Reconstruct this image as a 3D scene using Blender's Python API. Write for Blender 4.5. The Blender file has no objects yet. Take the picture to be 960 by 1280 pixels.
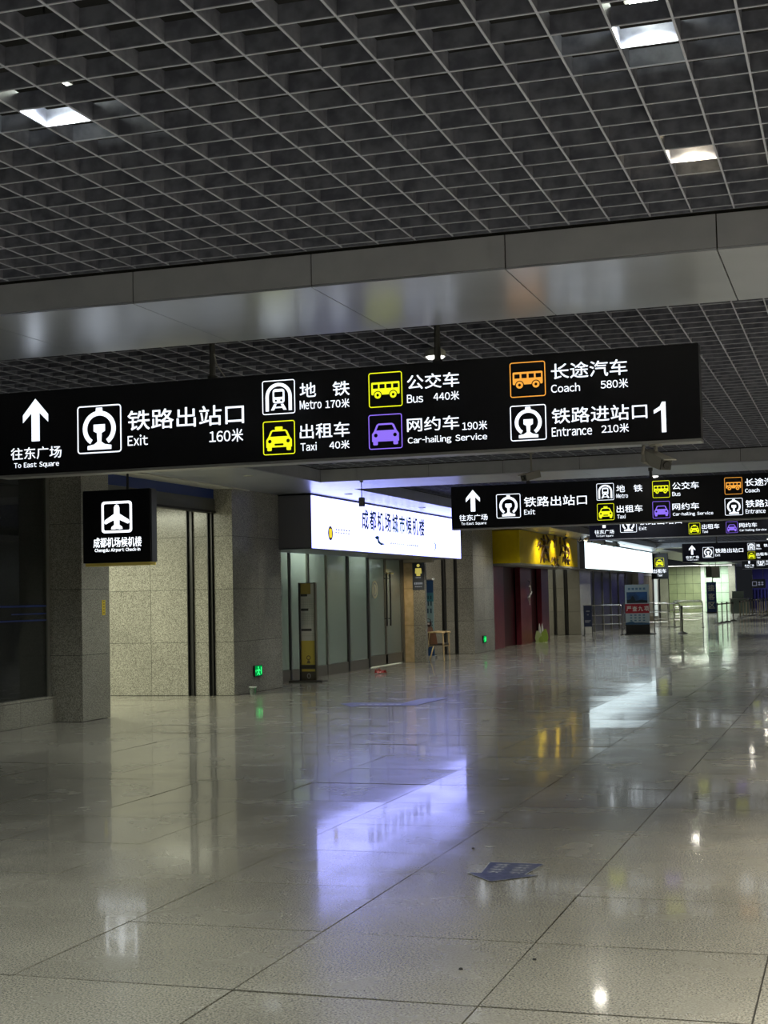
import bpy, math, random
from mathutils import Vector
random.seed(7)
S = bpy.context.scene
COL = S.collection

# ------------------------------------------------------------------ camera
F_PX, PITCH, YAW, ROLL, EYE = 1819.4, math.radians(3.362), math.radians(17.901), math.radians(-1.2594), 1.6
cf = Vector((-math.sin(YAW)*math.cos(PITCH), math.cos(YAW)*math.cos(PITCH), math.sin(PITCH)))
r0 = Vector((math.cos(YAW), math.sin(YAW), 0)); u0 = r0.cross(cf)
CR = math.cos(ROLL)*r0 + math.sin(ROLL)*u0
CU = -math.sin(ROLL)*r0 + math.cos(ROLL)*u0
cam_d = bpy.data.cameras.new('camera'); cam = bpy.data.objects.new('camera', cam_d); COL.objects.link(cam)
from mathutils import Matrix
cam.matrix_world = Matrix(((CR.x, CU.x, -cf.x, 0), (CR.y, CU.y, -cf.y, 0), (CR.z, CU.z, -cf.z, EYE), (0, 0, 0, 1)))
cam_d.sensor_fit = 'VERTICAL'; cam_d.sensor_height = 36; cam_d.lens = F_PX*36/1280
cam_d.clip_start = 0.05; cam_d.clip_end = 400
S.camera = cam

# ------------------------------------------------------------------ world and exposure
w = bpy.data.worlds.new('world'); S.world = w; w.use_nodes = True
w.node_tree.nodes['Background'].inputs[0].default_value = (0.5, 0.55, 0.65, 1)
w.node_tree.nodes['Background'].inputs[1].default_value = 0.02
S.view_settings.view_transform = 'Standard'; S.view_settings.look = 'None'
S.view_settings.gamma = 1; S.view_settings.use_curve_mapping = False
S.view_settings.exposure = 0.0
LAMP_RECESSED, LAMP_DOME, LAMP_SIDE, LAMP_SOFFIT = 225.0, 5.0, 175.0, 55.0

# ------------------------------------------------------------------ pixel helpers (direction only; the depth comes from a plane)
def ray(x, y): return cf + (x-480)/F_PX*CR - (y-640)/F_PX*CU
def at_y(x, y, Y):
    d = ray(x, y); t = Y/d.y; return Vector((d.x*t, Y, EYE+d.z*t))
def at_x(x, y, X):
    d = ray(x, y); t = X/d.x; return Vector((X, d.y*t, EYE+d.z*t))
def at_z(x, y, Z=0.0):
    d = ray(x, y); t = (Z-EYE)/d.z; return Vector((d.x*t, d.y*t, Z))

# ------------------------------------------------------------------ materials
MATS = {}
def principled(name, col, rough=0.5, metal=0.0, **kw):
    if name in MATS: return MATS[name]
    m = bpy.data.materials.new(name); m.use_nodes = True; MATS[name] = m
    b = m.node_tree.nodes['Principled BSDF']
    b.inputs['Base Color'].default_value = (*col, 1); b.inputs['Roughness'].default_value = rough
    b.inputs['Metallic'].default_value = metal
    for k, v in kw.items(): b.inputs[k.replace('_', ' ')].default_value = v
    return m
def grainy(name, c0, c1, scale, rough, metal=0.0, bump=0.0, detail=4, c2=None, big=0.0, spec=0.5, rough_var=0.0):
    """procedural speckle: two colours mixed by noise, optional large blotches and bump"""
    m = principled(name, c0, rough, metal); nt = m.node_tree; b = nt.nodes['Principled BSDF']
    b.inputs['Specular IOR Level'].default_value = spec
    tc = nt.nodes.new('ShaderNodeNewGeometry')
    n = nt.nodes.new('ShaderNodeTexNoise'); n.inputs['Scale'].default_value = scale; n.inputs['Detail'].default_value = detail
    nt.links.new(tc.outputs['Position'], n.inputs['Vector'])
    cr = nt.nodes.new('ShaderNodeValToRGB'); cr.color_ramp.elements[0].position = 0.38; cr.color_ramp.elements[1].position = 0.62
    cr.color_ramp.elements[0].color = (*c0, 1); cr.color_ramp.elements[1].color = (*c1, 1)
    nt.links.new(n.outputs['Fac'], cr.inputs['Fac'])
    out = cr.outputs['Color']
    if big > 0:
        n2 = nt.nodes.new('ShaderNodeTexNoise'); n2.inputs['Scale'].default_value = 1.3; n2.inputs['Detail'].default_value = 5
        nt.links.new(tc.outputs['Position'], n2.inputs['Vector'])
        mr = nt.nodes.new('ShaderNodeMapRange'); mr.inputs['To Min'].default_value = 1-big; mr.inputs['To Max'].default_value = 1+big
        mr.inputs['From Min'].default_value = 0.3; mr.inputs['From Max'].default_value = 0.7
        nt.links.new(n2.outputs['Fac'], mr.inputs['Value'])
        oi = nt.nodes.new('ShaderNodeObjectInfo')
        mr2 = nt.nodes.new('ShaderNodeMapRange'); mr2.inputs['To Min'].default_value = 1-big*.7; mr2.inputs['To Max'].default_value = 1+big*.7
        nt.links.new(oi.outputs['Random'], mr2.inputs['Value'])
        mu = nt.nodes.new('ShaderNodeMath'); mu.operation = 'MULTIPLY'
        nt.links.new(mr.outputs[0], mu.inputs[0]); nt.links.new(mr2.outputs[0], mu.inputs[1])
        mx = nt.nodes.new('ShaderNodeVectorMath'); mx.operation = 'SCALE'
        nt.links.new(out, mx.inputs[0]); nt.links.new(mu.outputs[0], mx.inputs['Scale']); out = mx.outputs[0]
    nt.links.new(out, b.inputs['Base Color'])
    if rough_var > 0:
        n3 = nt.nodes.new('ShaderNodeTexNoise'); n3.inputs['Scale'].default_value = 2.1; n3.inputs['Detail'].default_value = 6
        nt.links.new(tc.outputs['Position'], n3.inputs['Vector'])
        m3 = nt.nodes.new('ShaderNodeMapRange'); m3.inputs['To Min'].default_value = rough-rough_var; m3.inputs['To Max'].default_value = rough+rough_var
        m3.inputs['From Min'].default_value = 0.3; m3.inputs['From Max'].default_value = 0.7
        nt.links.new(n3.outputs['Fac'], m3.inputs['Value']); nt.links.new(m3.outputs[0], b.inputs['Roughness'])
    if bump > 0:
        bp = nt.nodes.new('ShaderNodeBump'); bp.inputs['Strength'].default_value = bump; bp.inputs['Distance'].default_value = 0.002
        nt.links.new(n.outputs['Fac'], bp.inputs['Height']); nt.links.new(bp.outputs['Normal'], b.inputs['Normal'])
    return m
def emit(name, col, k):
    if name in MATS: return MATS[name]
    m = bpy.data.materials.new(name); m.use_nodes = True; nt = m.node_tree; MATS[name] = m
    nt.nodes.remove(nt.nodes['Principled BSDF'])
    e = nt.nodes.new('ShaderNodeEmission'); e.inputs[0].default_value = (*col, 1); e.inputs[1].default_value = k
    nt.links.new(e.outputs[0], nt.nodes['Material Output'].inputs[0]); return m
def glass(name, tint, film, film_fac, rough=0.03):
    """pane: tinted see-through with a satin film share, and a Fresnel gloss on top"""
    m = bpy.data.materials.new(name); m.use_nodes = True; nt = m.node_tree; MATS[name] = m
    nt.nodes.remove(nt.nodes['Principled BSDF'])
    t = nt.nodes.new('ShaderNodeBsdfTransparent'); t.inputs[0].default_value = (*tint, 1)
    d = nt.nodes.new('ShaderNodeBsdfDiffuse'); d.inputs[0].default_value = (*film, 1)
    g = nt.nodes.new('ShaderNodeBsdfGlossy'); g.inputs['Roughness'].default_value = rough
    a = nt.nodes.new('ShaderNodeMixShader'); a.inputs[0].default_value = film_fac
    tl = nt.nodes.new('ShaderNodeBsdfTranslucent'); tl.inputs[0].default_value = (*film, 1)
    dm = nt.nodes.new('ShaderNodeMixShader'); dm.inputs[0].default_value = .5
    nt.links.new(d.outputs[0], dm.inputs[1]); nt.links.new(tl.outputs[0], dm.inputs[2])
    nt.links.new(t.outputs[0], a.inputs[1]); nt.links.new(dm.outputs[0], a.inputs[2])
    f = nt.nodes.new('ShaderNodeFresnel'); f.inputs[0].default_value = 1.5
    x = nt.nodes.new('ShaderNodeMixShader'); nt.links.new(f.outputs[0], x.inputs[0])
    nt.links.new(a.outputs[0], x.inputs[1]); nt.links.new(g.outputs[0], x.inputs[2])
    nt.links.new(x.outputs[0], nt.nodes['Material Output'].inputs[0]); return m

M_floor = grainy('polished_granite_floor', (0.165, 0.155, 0.127), (0.35, 0.335, 0.29), 105, 0.24, detail=3, big=0.08, rough_var=0.06, spec=0.7)
M_floor.node_tree.nodes['Principled BSDF'].inputs['Coat Weight'].default_value = 0.45      # the polish
M_floor.node_tree.nodes['Principled BSDF'].inputs['Coat Roughness'].default_value = 0.055
M_grout = principled('floor_joint', (0.02, 0.018, 0.015), 0.8)
M_granite = grainy('grey_granite', (0.15, 0.142, 0.12), (0.40, 0.388, 0.335), 85, 0.22, detail=4, big=0.10)
M_core = principled('wall_core', (0.03, 0.03, 0.028), 0.9)
M_grid = grainy('ceiling_blade_paint', (0.105, 0.112, 0.155), (0.185, 0.195, 0.25), 14, 0.5, detail=6)
M_lit_edge = principled('ceiling_blade_lit_edge', (0.42, 0.44, 0.54), 0.5)  # pale blade underside: floor bounce painted into the colour
M_void = principled('ceiling_void', (0.012, 0.012, 0.014), 0.9)
M_alu = grainy('satin_aluminium_panel', (0.60, 0.63, 0.70), (0.64, 0.67, 0.74), 2, 0.29, metal=0.65, detail=2)
M_fascia = grainy('grey_fascia_paint', (0.36, 0.37, 0.42), (0.40, 0.41, 0.46), 5, 0.42, detail=5)
M_steel = principled('stainless_steel', (0.62, 0.61, 0.58), 0.24, 1.0)
M_dsteel = principled('dark_steel', (0.05, 0.05, 0.05), 0.35, 0.6)
M_black = principled('black_sign_face', (0.006, 0.006, 0.009), 0.28)
M_blackm = principled('matt_black', (0.012, 0.012, 0.013), 0.6)
M_trim = principled('sign_trim_aluminium', (0.5, 0.5, 0.5), 0.35, 0.8)
E_white = emit('sign_white', (0.84, 0.91, 1.0), 1.55)
E_white2 = emit('sign_white_bright', (0.88, 0.94, 1.0), 2.0)
E_yellow = emit('sign_yellow', (0.86, 0.93, 0.015), 1.15)
E_purple = emit('sign_purple', (0.27, 0.16, 0.88), 1.1)
E_orange = emit('sign_orange', (1.0, 0.42, 0.06), 1.0)
E_box1 = emit('lightbox_face_blue_white', (0.36, 0.39, 1.0), 4.4)
E_box2 = emit('lightbox_face_cool_white', (0.78, 0.95, 1.0), 2.4)
E_green = emit('exit_green', (0.03, 0.95, 0.18), 1.6)
E_lampw = emit('lamp_white', (0.93, 1.0, 0.86), 26)
E_lampy = emit('lamp_warm', (1.0, 0.84, 0.52), 22)
E_lampd = emit('lamp_diffuser', (1.0, 0.98, 0.92), 4.0)

# ------------------------------------------------------------------ mesh helpers
ORG = {}
def link(name, data, parent, org):
    o = bpy.data.objects.new(name, data); COL.objects.link(o)
    org = Vector(org); ORG[o.name] = org
    if parent is not None:
        o.parent = parent; o.location = org - ORG[parent.name]
    else: o.location = org
    return o
def tag(o, label=None, cat=None, group=None, kind=None):
    if label: o['label'] = label
    if cat: o['category'] = cat
    if group: o['group'] = group
    if kind: o['kind'] = kind
    return o
def empty(name, org, parent=None):
    o = link(name, None, parent, org); o.empty_display_size = 0.1; return o
class B:
    """collects world-space geometry, then becomes ONE mesh object"""
    def __init__(s): s.v = []; s.f = []; s.sm = False
    def raw(s, vs, fs):
        n = len(s.v); s.v += [tuple(p) for p in vs]; s.f += [tuple(i+n for i in f) for f in fs]; return s
    def box(s, x0, x1, y0, y1, z0, z1):
        return s.raw([(x0,y0,z0),(x1,y0,z0),(x1,y1,z0),(x0,y1,z0),(x0,y0,z1),(x1,y0,z1),(x1,y1,z1),(x0,y1,z1)],
                     [(0,3,2,1),(4,5,6,7),(0,1,5,4),(1,2,6,5),(2,3,7,6),(3,0,4,7)])
    def cbox(s, x0, x1, y0, y1, z0, z1, c=0.01):
        """box with chamfered vertical and top edges"""
        prof = [(x0+c,y0),(x1-c,y0),(x1,y0+c),(x1,y1-c),(x1-c,y1),(x0+c,y1),(x0,y1-c),(x0,y0+c)]
        cx, cy = (x0+x1)/2, (y0+y1)/2
        top = [(p[0]+math.copysign(c, cx-p[0]), p[1]+math.copysign(c, cy-p[1])) for p in prof]
        vs = [(*p, z0) for p in prof]+[(*p, z1-c) for p in prof]+[(*p, z1) for p in top]
        fs = [tuple(range(7,-1,-1)), tuple(range(16,24))]
        for k in (0, 8):
            for i in range(8): j = (i+1) % 8; fs.append((k+i, k+j, k+8+j, k+8+i))
        return s.raw(vs, fs)
    def tube(s, pts, r, n=10, cap=True):
        pts = [Vector(p) for p in pts]; rs = r if isinstance(r, (list, tuple)) else [r]*len(pts)
        vs = []; fs = []
        ref = None
        for i, p in enumerate(pts):
            d = (pts[min(i+1, len(pts)-1)]-pts[max(i-1, 0)]).normalized()
            if ref is None: ref = Vector((0,0,1)) if abs(d.z) < .9 else Vector((1,0,0))
            a = d.cross(ref).normalized(); b = d.cross(a).normalized(); ref = b.cross(d) if abs(b.cross(d).length) > .1 else ref
            for k in range(n):
                t = 2*math.pi*k/n; vs.append(p + rs[i]*(math.cos(t)*a + math.sin(t)*b))
        for i in range(len(pts)-1):
            for k in range(n):
                j = (k+1) % n; fs.append((i*n+k, i*n+j, (i+1)*n+j, (i+1)*n+k))
        if cap:
            fs.append(tuple(range(n-1,-1,-1))); fs.append(tuple((len(pts)-1)*n+k for k in range(n)))
        return s.raw(vs, fs)
    def lathe(s, c, prof, n=20):
        vs = []; fs = []
        for r, z in prof:
            for k in range(n):
                t = 2*math.pi*k/n; vs.append((c[0]+r*math.cos(t), c[1]+r*math.sin(t), c[2]+z))
        for i in range(len(prof)-1):
            for k in range(n):
                j = (k+1) % n; fs.append((i*n+k, i*n+j, (i+1)*n+j, (i+1)*n+k))
        fs.append(tuple(range(n-1,-1,-1))); fs.append(tuple((len(prof)-1)*n+k for k in range(n)))
        return s.raw(vs, fs)
    def flat(s, pl, pts, d=0.0):
        """one polygon on a plane"""
        return s.raw([pl(a, b, d) for a, b in pts], [tuple(range(len(pts)))])
    def strip(s, pl, outer, inner, d=0.0, closed=True):
        n = len(outer); vs = [pl(a, b, d) for a, b in outer]+[pl(a, b, d) for a, b in inner]
        return s.raw(vs, [(i, (i+1) % n, n+(i+1) % n, n+i) for i in range(n if closed else n-1)])
    def prism(s, pl, pts, d0, d1):
        n = len(pts); vs = [pl(a, b, d0) for a, b in pts]+[pl(a, b, d1) for a, b in pts]
        return s.raw(vs, [tuple(range(n-1,-1,-1)), tuple(range(n, 2*n))]+[(i, (i+1) % n, n+(i+1) % n, n+i) for i in range(n)])
    def text(s, pl, body, a0, a1, b0, b1, d=0.0, bold=0.0):
        vs, fs = text_geo(body); sh = [(0, 0)]
        if bold: sh = [(-bold, -bold), (bold, -bold), (-bold, bold), (bold, bold)]
        for q, (da, db) in enumerate(sh):
            s.raw([pl(a0+da+x*(a1-a0), b0+db+y*(b1-b0), d+q*0.00015) for x, y in vs], fs)
        return s
    def build(s, name, mat, parent=None, org=None, smooth=False):
        if org is None: org = ORG[parent.name] if parent is not None else (0, 0, 0)
        org = Vector(org)
        me = bpy.data.meshes.new(name); me.from_pydata([(Vector(p)-org)[:] for p in s.v], [], s.f); me.materials.append(mat)
        me.validate(); me.update()
        if smooth:
            me.polygons.foreach_set('use_smooth', [True]*len(me.polygons))
            me.set_sharp_from_angle(angle=math.radians(40))
        o = link(name, me, parent, org)
        if name in ('small_lettering', 'worn_lettering', 'printed_table', 'printed_lettering', 'dark_heading', 'white_edge', 'dim_marks'): o['kind'] = 'stuff'
        return o
TXT = {}; GLY = {}; WORD = {}
def glyph(ch):
    if ch in GLY: return GLY[ch]
    c = bpy.data.curves.new('t', 'FONT'); c.body = ch; c.resolution_u = 3; c.fill_mode = 'FRONT'
    o = bpy.data.objects.new('t', c); COL.objects.link(o)
    me = bpy.data.meshes.new_from_object(o.evaluated_get(bpy.context.evaluated_depsgraph_get()))
    GLY[ch] = ([(v.co.x, v.co.y) for v in me.vertices], [tuple(p.vertices) for p in me.polygons])
    bpy.data.objects.remove(o); bpy.data.curves.remove(c); bpy.data.meshes.remove(me)
    return GLY[ch]
for _c in dict.fromkeys('往东广场铁路出站口地租车公交网约长途汽进米成都机城市候楼严查九项接客区'+''.join(chr(ord(q)+0xFEE0) for q in 'ToEastSquarexiMBCrlngSvcCh-dAp1234567890kty')): glyph(_c)
def text_geo(body):
    """outline of a string, normalised to the unit square; Latin and digits use their full-width forms, set close"""
    if body in TXT: return TXT[body]
    vs = []; fs = []; x = 0.0; wd = []; wi = 0
    for ch in body:
        if ch == ' ': x += .42; wi += 1; continue
        lat = ord(ch) < 128
        gv, gf = glyph(chr(ord(ch)+0xFEE0) if lat else ch)
        if ch == '-': gv = [(p[0]*.45, p[1]) for p in gv]
        mn, mx = min(p[0] for p in gv), max(p[0] for p in gv)
        if lat: off, adv = x-mn, mx-mn+.085
        else: off, adv = x, 1.0
        n = len(vs); vs += [(p[0]+off, p[1]) for p in gv]; fs += [tuple(i+n for i in f) for f in gf]; wd += [wi]*len(gf); x += adv
    xs = [v[0] for v in vs]; ys = [v[1] for v in vs]; x0, x1, y0, y1 = min(xs), max(xs), min(ys), max(ys)
    TXT[body] = ([((x-x0)/(x1-x0), (y-y0)/(y1-y0)) for x, y in vs], fs); WORD[body] = wd; return TXT[body]
def front(x, z, Y):            # plane facing the camera end of the hall (-Y)
    return lambda a, b, d=0.0: (x+a, Y-d, z+b)
def wallp(y, z, X):            # plane on the left wall, facing the hall (+X)
    return lambda a, b, d=0.0: (X+d, y+a, z+b)
def floorp(x, y, z=0.0):
    return lambda a, b, d=0.0: (x+a, y+b, z+d)
def copy_tree(o, parent=None):
    c = o.copy(); COL.objects.link(c); ORG[c.name] = ORG[o.name].copy(); c.parent = parent
    for ch in list(o.children): copy_tree(ch, c)
    return c
def rrect(x0, x1, y0, y1, r, n=4):
    out = []
    for cx, cy, a0 in ((x1-r, y0+r, -90), (x1-r, y1-r, 0), (x0+r, y1-r, 90), (x0+r, y0+r, 180)):
        for k in range(n+1):
            t = math.radians(a0+90*k/n); out.append((cx+r*math.cos(t), cy+r*math.sin(t)))
    return out
def arc(cx, cy, r, a0, a1, n):
    return [(cx+r*math.cos(math.radians(a0+(a1-a0)*k/n)), cy+r*math.sin(math.radians(a0+(a1-a0)*k/n))) for k in range(n+1)]

# ================================================================== STRUCTURE
ZB, ZG, ZV = 3.53, 3.75, 4.35           # beam underside, underside of the ceiling grid, slab above
XL, XR = -8.4, 1.1                      # sides of the coffers
X_WALL_R = 2.8; Y_BACK, Y_END = -9.0, 126.0
BEAMS = [(-5.8, -4.2), (8.37, 9.9), (22.6, 24.3), (36.8, 38.4), (51.0, 52.6), (65.2, 66.8), (79.4, 81.0), (93.6, 95.2), (107.8, 109.4), (121.5, 123.0)]

# ---- floor: dark bed, granite tiles laid on it
floor = B().box(-18, X_WALL_R, Y_BACK, Y_END, -0.25, -0.008).build('floor', M_grout)
tag(floor, kind='structure')
TX, TY, GX, GY = 1.04, 1.0677, -0.43, 5.603
tile_me = B().box(-TX/2+.0036, TX/2-.0036, -TY/2+.0055, TY/2-.0055, -0.0075, 0).build('tile', M_floor)
tmesh = tile_me.data; bpy.data.objects.remove(tile_me)
near = [(i, j) for j in range(-1, 26) for i in range(-10, 1)]
for i, j in near:
    o = link('tile', tmesh, floor, (GX+(i+.5)*TX, GY+(j+.5)*TY, 0))
    o.rotation_euler = (random.gauss(0, .0019), random.gauss(0, .0014), 0)
ns = set(near); fb = B()
for j in range(-13, 113):
    for i in range(-17, 3):
        if (i, j) in ns: continue
        x0, x1, y0, y1 = GX+i*TX+.0036, min(GX+(i+1)*TX-.0036, X_WALL_R), GY+j*TY+.0055, GY+(j+1)*TY-.0055
        if x0 > X_WALL_R: continue
        tx, ty = random.gauss(0, .0011), random.gauss(0, .0013)
        cx, cy = (x0+x1)/2, (y0+y1)/2
        fb.raw([(x, y, (x-cx)*tx+(y-cy)*ty) for x, y in ((x0, y0), (x1, y0), (x1, y1), (x0, y1))], [(0, 1, 2, 3)])
tag(fb.build('tile_field', M_floor, floor), kind='stuff')

# ---- ceiling: dark slab, grid blades, beams with metal panels
ceiling = B().box(-18, X_WALL_R, Y_BACK, Y_END, ZV, ZV+.2).build('ceiling', M_void); tag(ceiling, kind='structure')
CELL, BH, BT = 0.235, 0.082, 0.008
def blade_mesh(b):
    o = b.build('blade', M_grid); me = o.data; bpy.data.objects.remove(o)
    me.materials.append(M_lit_edge)
    for p in me.polygons[6:12]: p.material_index = 1
    return me
bays = [(BEAMS[i][1], BEAMS[i+1][0]) for i in range(len(BEAMS)-1)]
for bi, (y0, y1) in enumerate(bays):
    y0 += .03; y1 -= .03
    fr = B()
    for args in ((XL, XL+.015, y0, y1), (XR-.015, XR, y0, y1), (XL, XR, y0, y0+.015), (XL, XR, y1-.015, y1)):
        fr.box(*args, ZG, ZG+BH)
    grid = fr.build('ceiling_grid', M_grid, ceiling)
    ph = -0.81                                # an along-hall blade passes here (measured)
    xs = [ph+CELL*k for k in range(-60, 60) if XL+.02 < ph+CELL*k < XR-.02]
    yph = 5.68 if bi == 0 else y0+CELL
    ys = [yph+CELL*k for k in range(-70, 70) if y0+.02 < yph+CELL*k < y1-.02]
    if bi <= 1:
        ma = blade_mesh(B().box(-BT/2, BT/2, y0, y1, 0.004, BH).box(-BT/2-.0008, BT/2+.0008, y0, y1, 0, .0039))
        mc = blade_mesh(B().box(XL, XR, -BT/2, BT/2, 0.004, BH-.004).box(XL, XR, -BT/2-.0008, BT/2+.0008, 0, .0039))
        for x in xs: link('blade', ma, grid, (x, 0, ZG))
        for y in ys: link('blade', mc, grid, (0, y, ZG+.0005))
    else:
        g = B()
        for x in xs: g.box(x-BT/2, x+BT/2, y0, y1, ZG, ZG+BH)
        for y in ys: g.box(XL, XR, y-BT/2, y+BT/2, ZG+.002, ZG+BH-.002)
        tag(g.build('blade_field', M_grid, grid), kind='stuff')
PW = 1.232                                     # panel width along the beam
def beam_panels(parent, x0, x1, y0, y1, ph, faces, stuff=False):
    """underside panels and upright fascia panels, each a folded sheet with an open joint"""
    k = math.floor((x0-ph)/PW); xs = [x0]
    while True:
        k += 1; x = ph+k*PW
        if x >= x1-.05: break
        if x > x0+.05: xs.append(x)
    xs.append(x1)
    allb = B()
    for a, b in zip(xs, xs[1:]):
        s = B() if not stuff else allb
        s.box(a+.004, b-.004, y0, y1, ZB, ZB+.012)
        if not stuff: s.build('soffit_panel', M_alu, parent)
        for f in faces:
            q = B() if not stuff else allb
            yy = y0 if f < 0 else y1-.012
            q.box(a+.004, b-.004, yy, yy+.012, ZB+.014, 3.738)
            if not stuff: q.build('fascia_panel', M_fascia, parent)
    if stuff: tag(allb.build('beam_panels', M_alu, parent), kind='stuff')
for bi, (y0, y1) in enumerate(BEAMS):
    core = B().box(XL, XR, y0+.02, y1-.02, ZB+.016, ZV).build('beam', M_core, ceiling)
    beam_panels(core, XL, XR, y0, y1, -0.68 if bi == 1 else -1.6, (-1, 1), stuff=bi > 4)
def side_soffit(x0, x1, name):
    par = B().box(x0 if x0 > 0 else x0+.02, x1-.02, Y_BACK, Y_END, ZB+.016, ZV).build(name, M_core, ceiling)
    far = B()
    y = -9.0; k = 0
    while y < Y_END-1:
        near_ = 8 < y < 45
        b = B() if near_ else far
        b.box(x0, x1, y+.004, y+PW*1.5-.004, ZB, ZB+.012)
        if near_: b.build('soffit_panel', M_alu, par)
        xe = x1 if x1 < 0 else x0
        q = B() if near_ else far
        for (ya, yb) in bays:
            lo, hi = max(ya, y), min(yb, y+PW*1.5)
            if hi-lo > .05: q.box(xe-.012 if x1 < 0 else xe, xe if x1 < 0 else xe+.012, lo+.004, hi-.004, ZB+.014, 3.738)
        if near_ and q.v: q.build('fascia_panel', M_fascia, par)
        y += PW*1.5
    tag(far.build('far_panels', M_alu, par), kind='stuff')
side_soffit(-10.7, XL, 'side_soffit'); side_soffit(XR, X_WALL_R, 'side_soffit')

# ---- walls out of view that close the hall
tag(B().box(X_WALL_R, X_WALL_R+.3, Y_BACK, Y_END, -.25, ZV).build('wall_right', M_granite), kind='structure')
tag(B().box(-18, X_WALL_R, Y_BACK-.3, Y_BACK, -.25, ZV).build('wall_back', M_granite), kind='structure')
tag(B().box(-18.3, -18, Y_BACK, Y_END, -.25, ZV).build('wall_left_outer', M_granite), kind='structure')

def clad(parent, pl, cols, z0, z1, th=.025, row=.9, mat=None):
    """granite slabs on a plane: cols are joint positions, rows every 0.9 m"""
    zs = [z0]
    while zs[-1]+row < z1-.15: zs.append(zs[-1]+row)
    zs.append(z1); g = .003
    for a, b in zip(cols, cols[1:]):
        for c, d in zip(zs, zs[1:]):
            B().prism(pl, [(a+g, c+g), (b-g, c+g), (b-g, d-g), (a+g, d-g)], 0, th).build('slab', mat or M_granite, parent)
def column(x0, x1, y0, y1, label, cols_front=None, cols_side=None):
    o = B().box(x0, x1-.026, y0+.026, y1-.026, 0, ZB-.002).build('granite_column', M_core, org=None)
    tag(o, label, 'column')
    clad(o, front(0, 0, y0+.026), cols_front or [x0, x1], 0.004, ZB-.004)
    clad(o, wallp(0, 0, x1-.026), cols_side or [y0, y1], 0.004, ZB-.004)
    # far face
    B().prism(lambda a, b, d=0: (a, y1-.026+d, b), [(x0, .004), (x1, .004), (x1, ZB-.004), (x0, ZB-.004)], 0, .025).build('slab', M_granite, o)
    return o
column(-10.9, -10.06, 17.65, 18.42, 'square granite column behind the hanging airplane sign')
c2 = column(-10.40, -10.05, 22.70, 24.88, 'wide granite column left of the glowing white lightbox', None, [22.70, 23.8, 24.88])
column(-10.49, -10.03, 38.90, 41.25, 'granite column between the wooden armchair and the red shopfront', None, [38.90, 40.1, 41.25])
column(-10.6, -10.12, 55.6, 58.0, 'granite column right of the yellow shop sign, behind the barrier')
column(-10.6, -10.1, 71.4, 73.2, 'distant granite column at the right end of the far lightbox')

def corridor_wall(name, Y, x_in, x_out, chans, lit_cols):
    o = B().box(x_in, x_out, Y+.03, Y+.3, 0, ZB-.002).build(name, M_core); tag(o, kind='structure')
    edges = [x_in]+[c for c in lit_cols]+[x_out]
    segs = []; a = x_in
    for c0, c1 in chans: segs.append((a, c0)); a = c1
    segs.append((a, x_out))
    for s0, s1 in segs:
        if s1-s0 < .02: continue
        cols = [s0]+[c for c in lit_cols if s0+.1 < c < s1-.1]+[s1]
        clad(o, front(0, 0, Y+.026), cols, .004, ZB-.004)
    for c0, c1 in chans:             # roller-shutter guide: dark steel channel with a lip
        b = B().box(c0+.004, c1-.004, Y+.005, Y+.026, 0, 3.2); b.box(c0+.002, c0+.016, Y-.045, Y+.026, 0, 3.2); b.box(c1-.016, c1-.002, Y-.045, Y+.026, 0, 3.2)
        b.build('shutter_guide', M_dsteel, o)
    return o
corridor_wall('wall_corridor', 22.70, -18, -10.405, [(-10.89, -10.78), (-10.50, -10.41)], [-17.0, -16.1, -15.2, -14.3, -13.4, -12.5, -11.6])
corridor_wall('wall_corridor_second', 38.93, -18, -10.495, [(-10.94, -10.84), (-10.585, -10.50)], [-16.4, -15.2, -14.0, -12.8, -11.7])
corridor_wall('wall_corridor_third', 55.6, -18, -10.605, [(-11.16, -11.06), (-10.74, -10.62)], [-16.4, -15.2, -14.0, -12.8])
# near sides and ceilings of the side corridors
for n, (ya, yb) in enumerate(((18.42, 22.7), (35.0, 38.93), (50.3, 55.6))):
    o = B().box(-18, -10.7, ya, yb+.05, 3.34, 3.50).build('ceiling_corridor', M_fascia); tag(o, kind='structure')
    o = B().box(-18, -10.92 if n == 0 else -10.7, ya-.3, ya, 0, ZB).build('wall_corridor_near', M_granite); tag(o, kind='structure')

# ---- blue lintel over the first corridor, with steel head rail and a pale strip painting corridor light on the soffit edge
lint = B().box(-10.46, -10.38, 18.42, 22.69, 3.345, 3.505).build('trim_1', principled('blue_enamel', (0.010, 0.035, 0.20), .35)); tag(lint, kind='structure')
B().box(-10.50, -10.36, 18.42, 22.69, 3.14, 3.34).build('head_rail', principled('grey_head_rail', (.10, .10, .095), .4, .3), lint)
B().box(-10.50, -10.345, 18.42, 22.69, 3.10, 3.138).build('shutter_slot', M_blackm, lint)
B().box(-10.38, -10.02, 18.42, 23.4, 3.508, 3.528).build('lit_edge_strip', principled('lit_soffit_edge', (.55, .54, .48), .5), lint)

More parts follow.
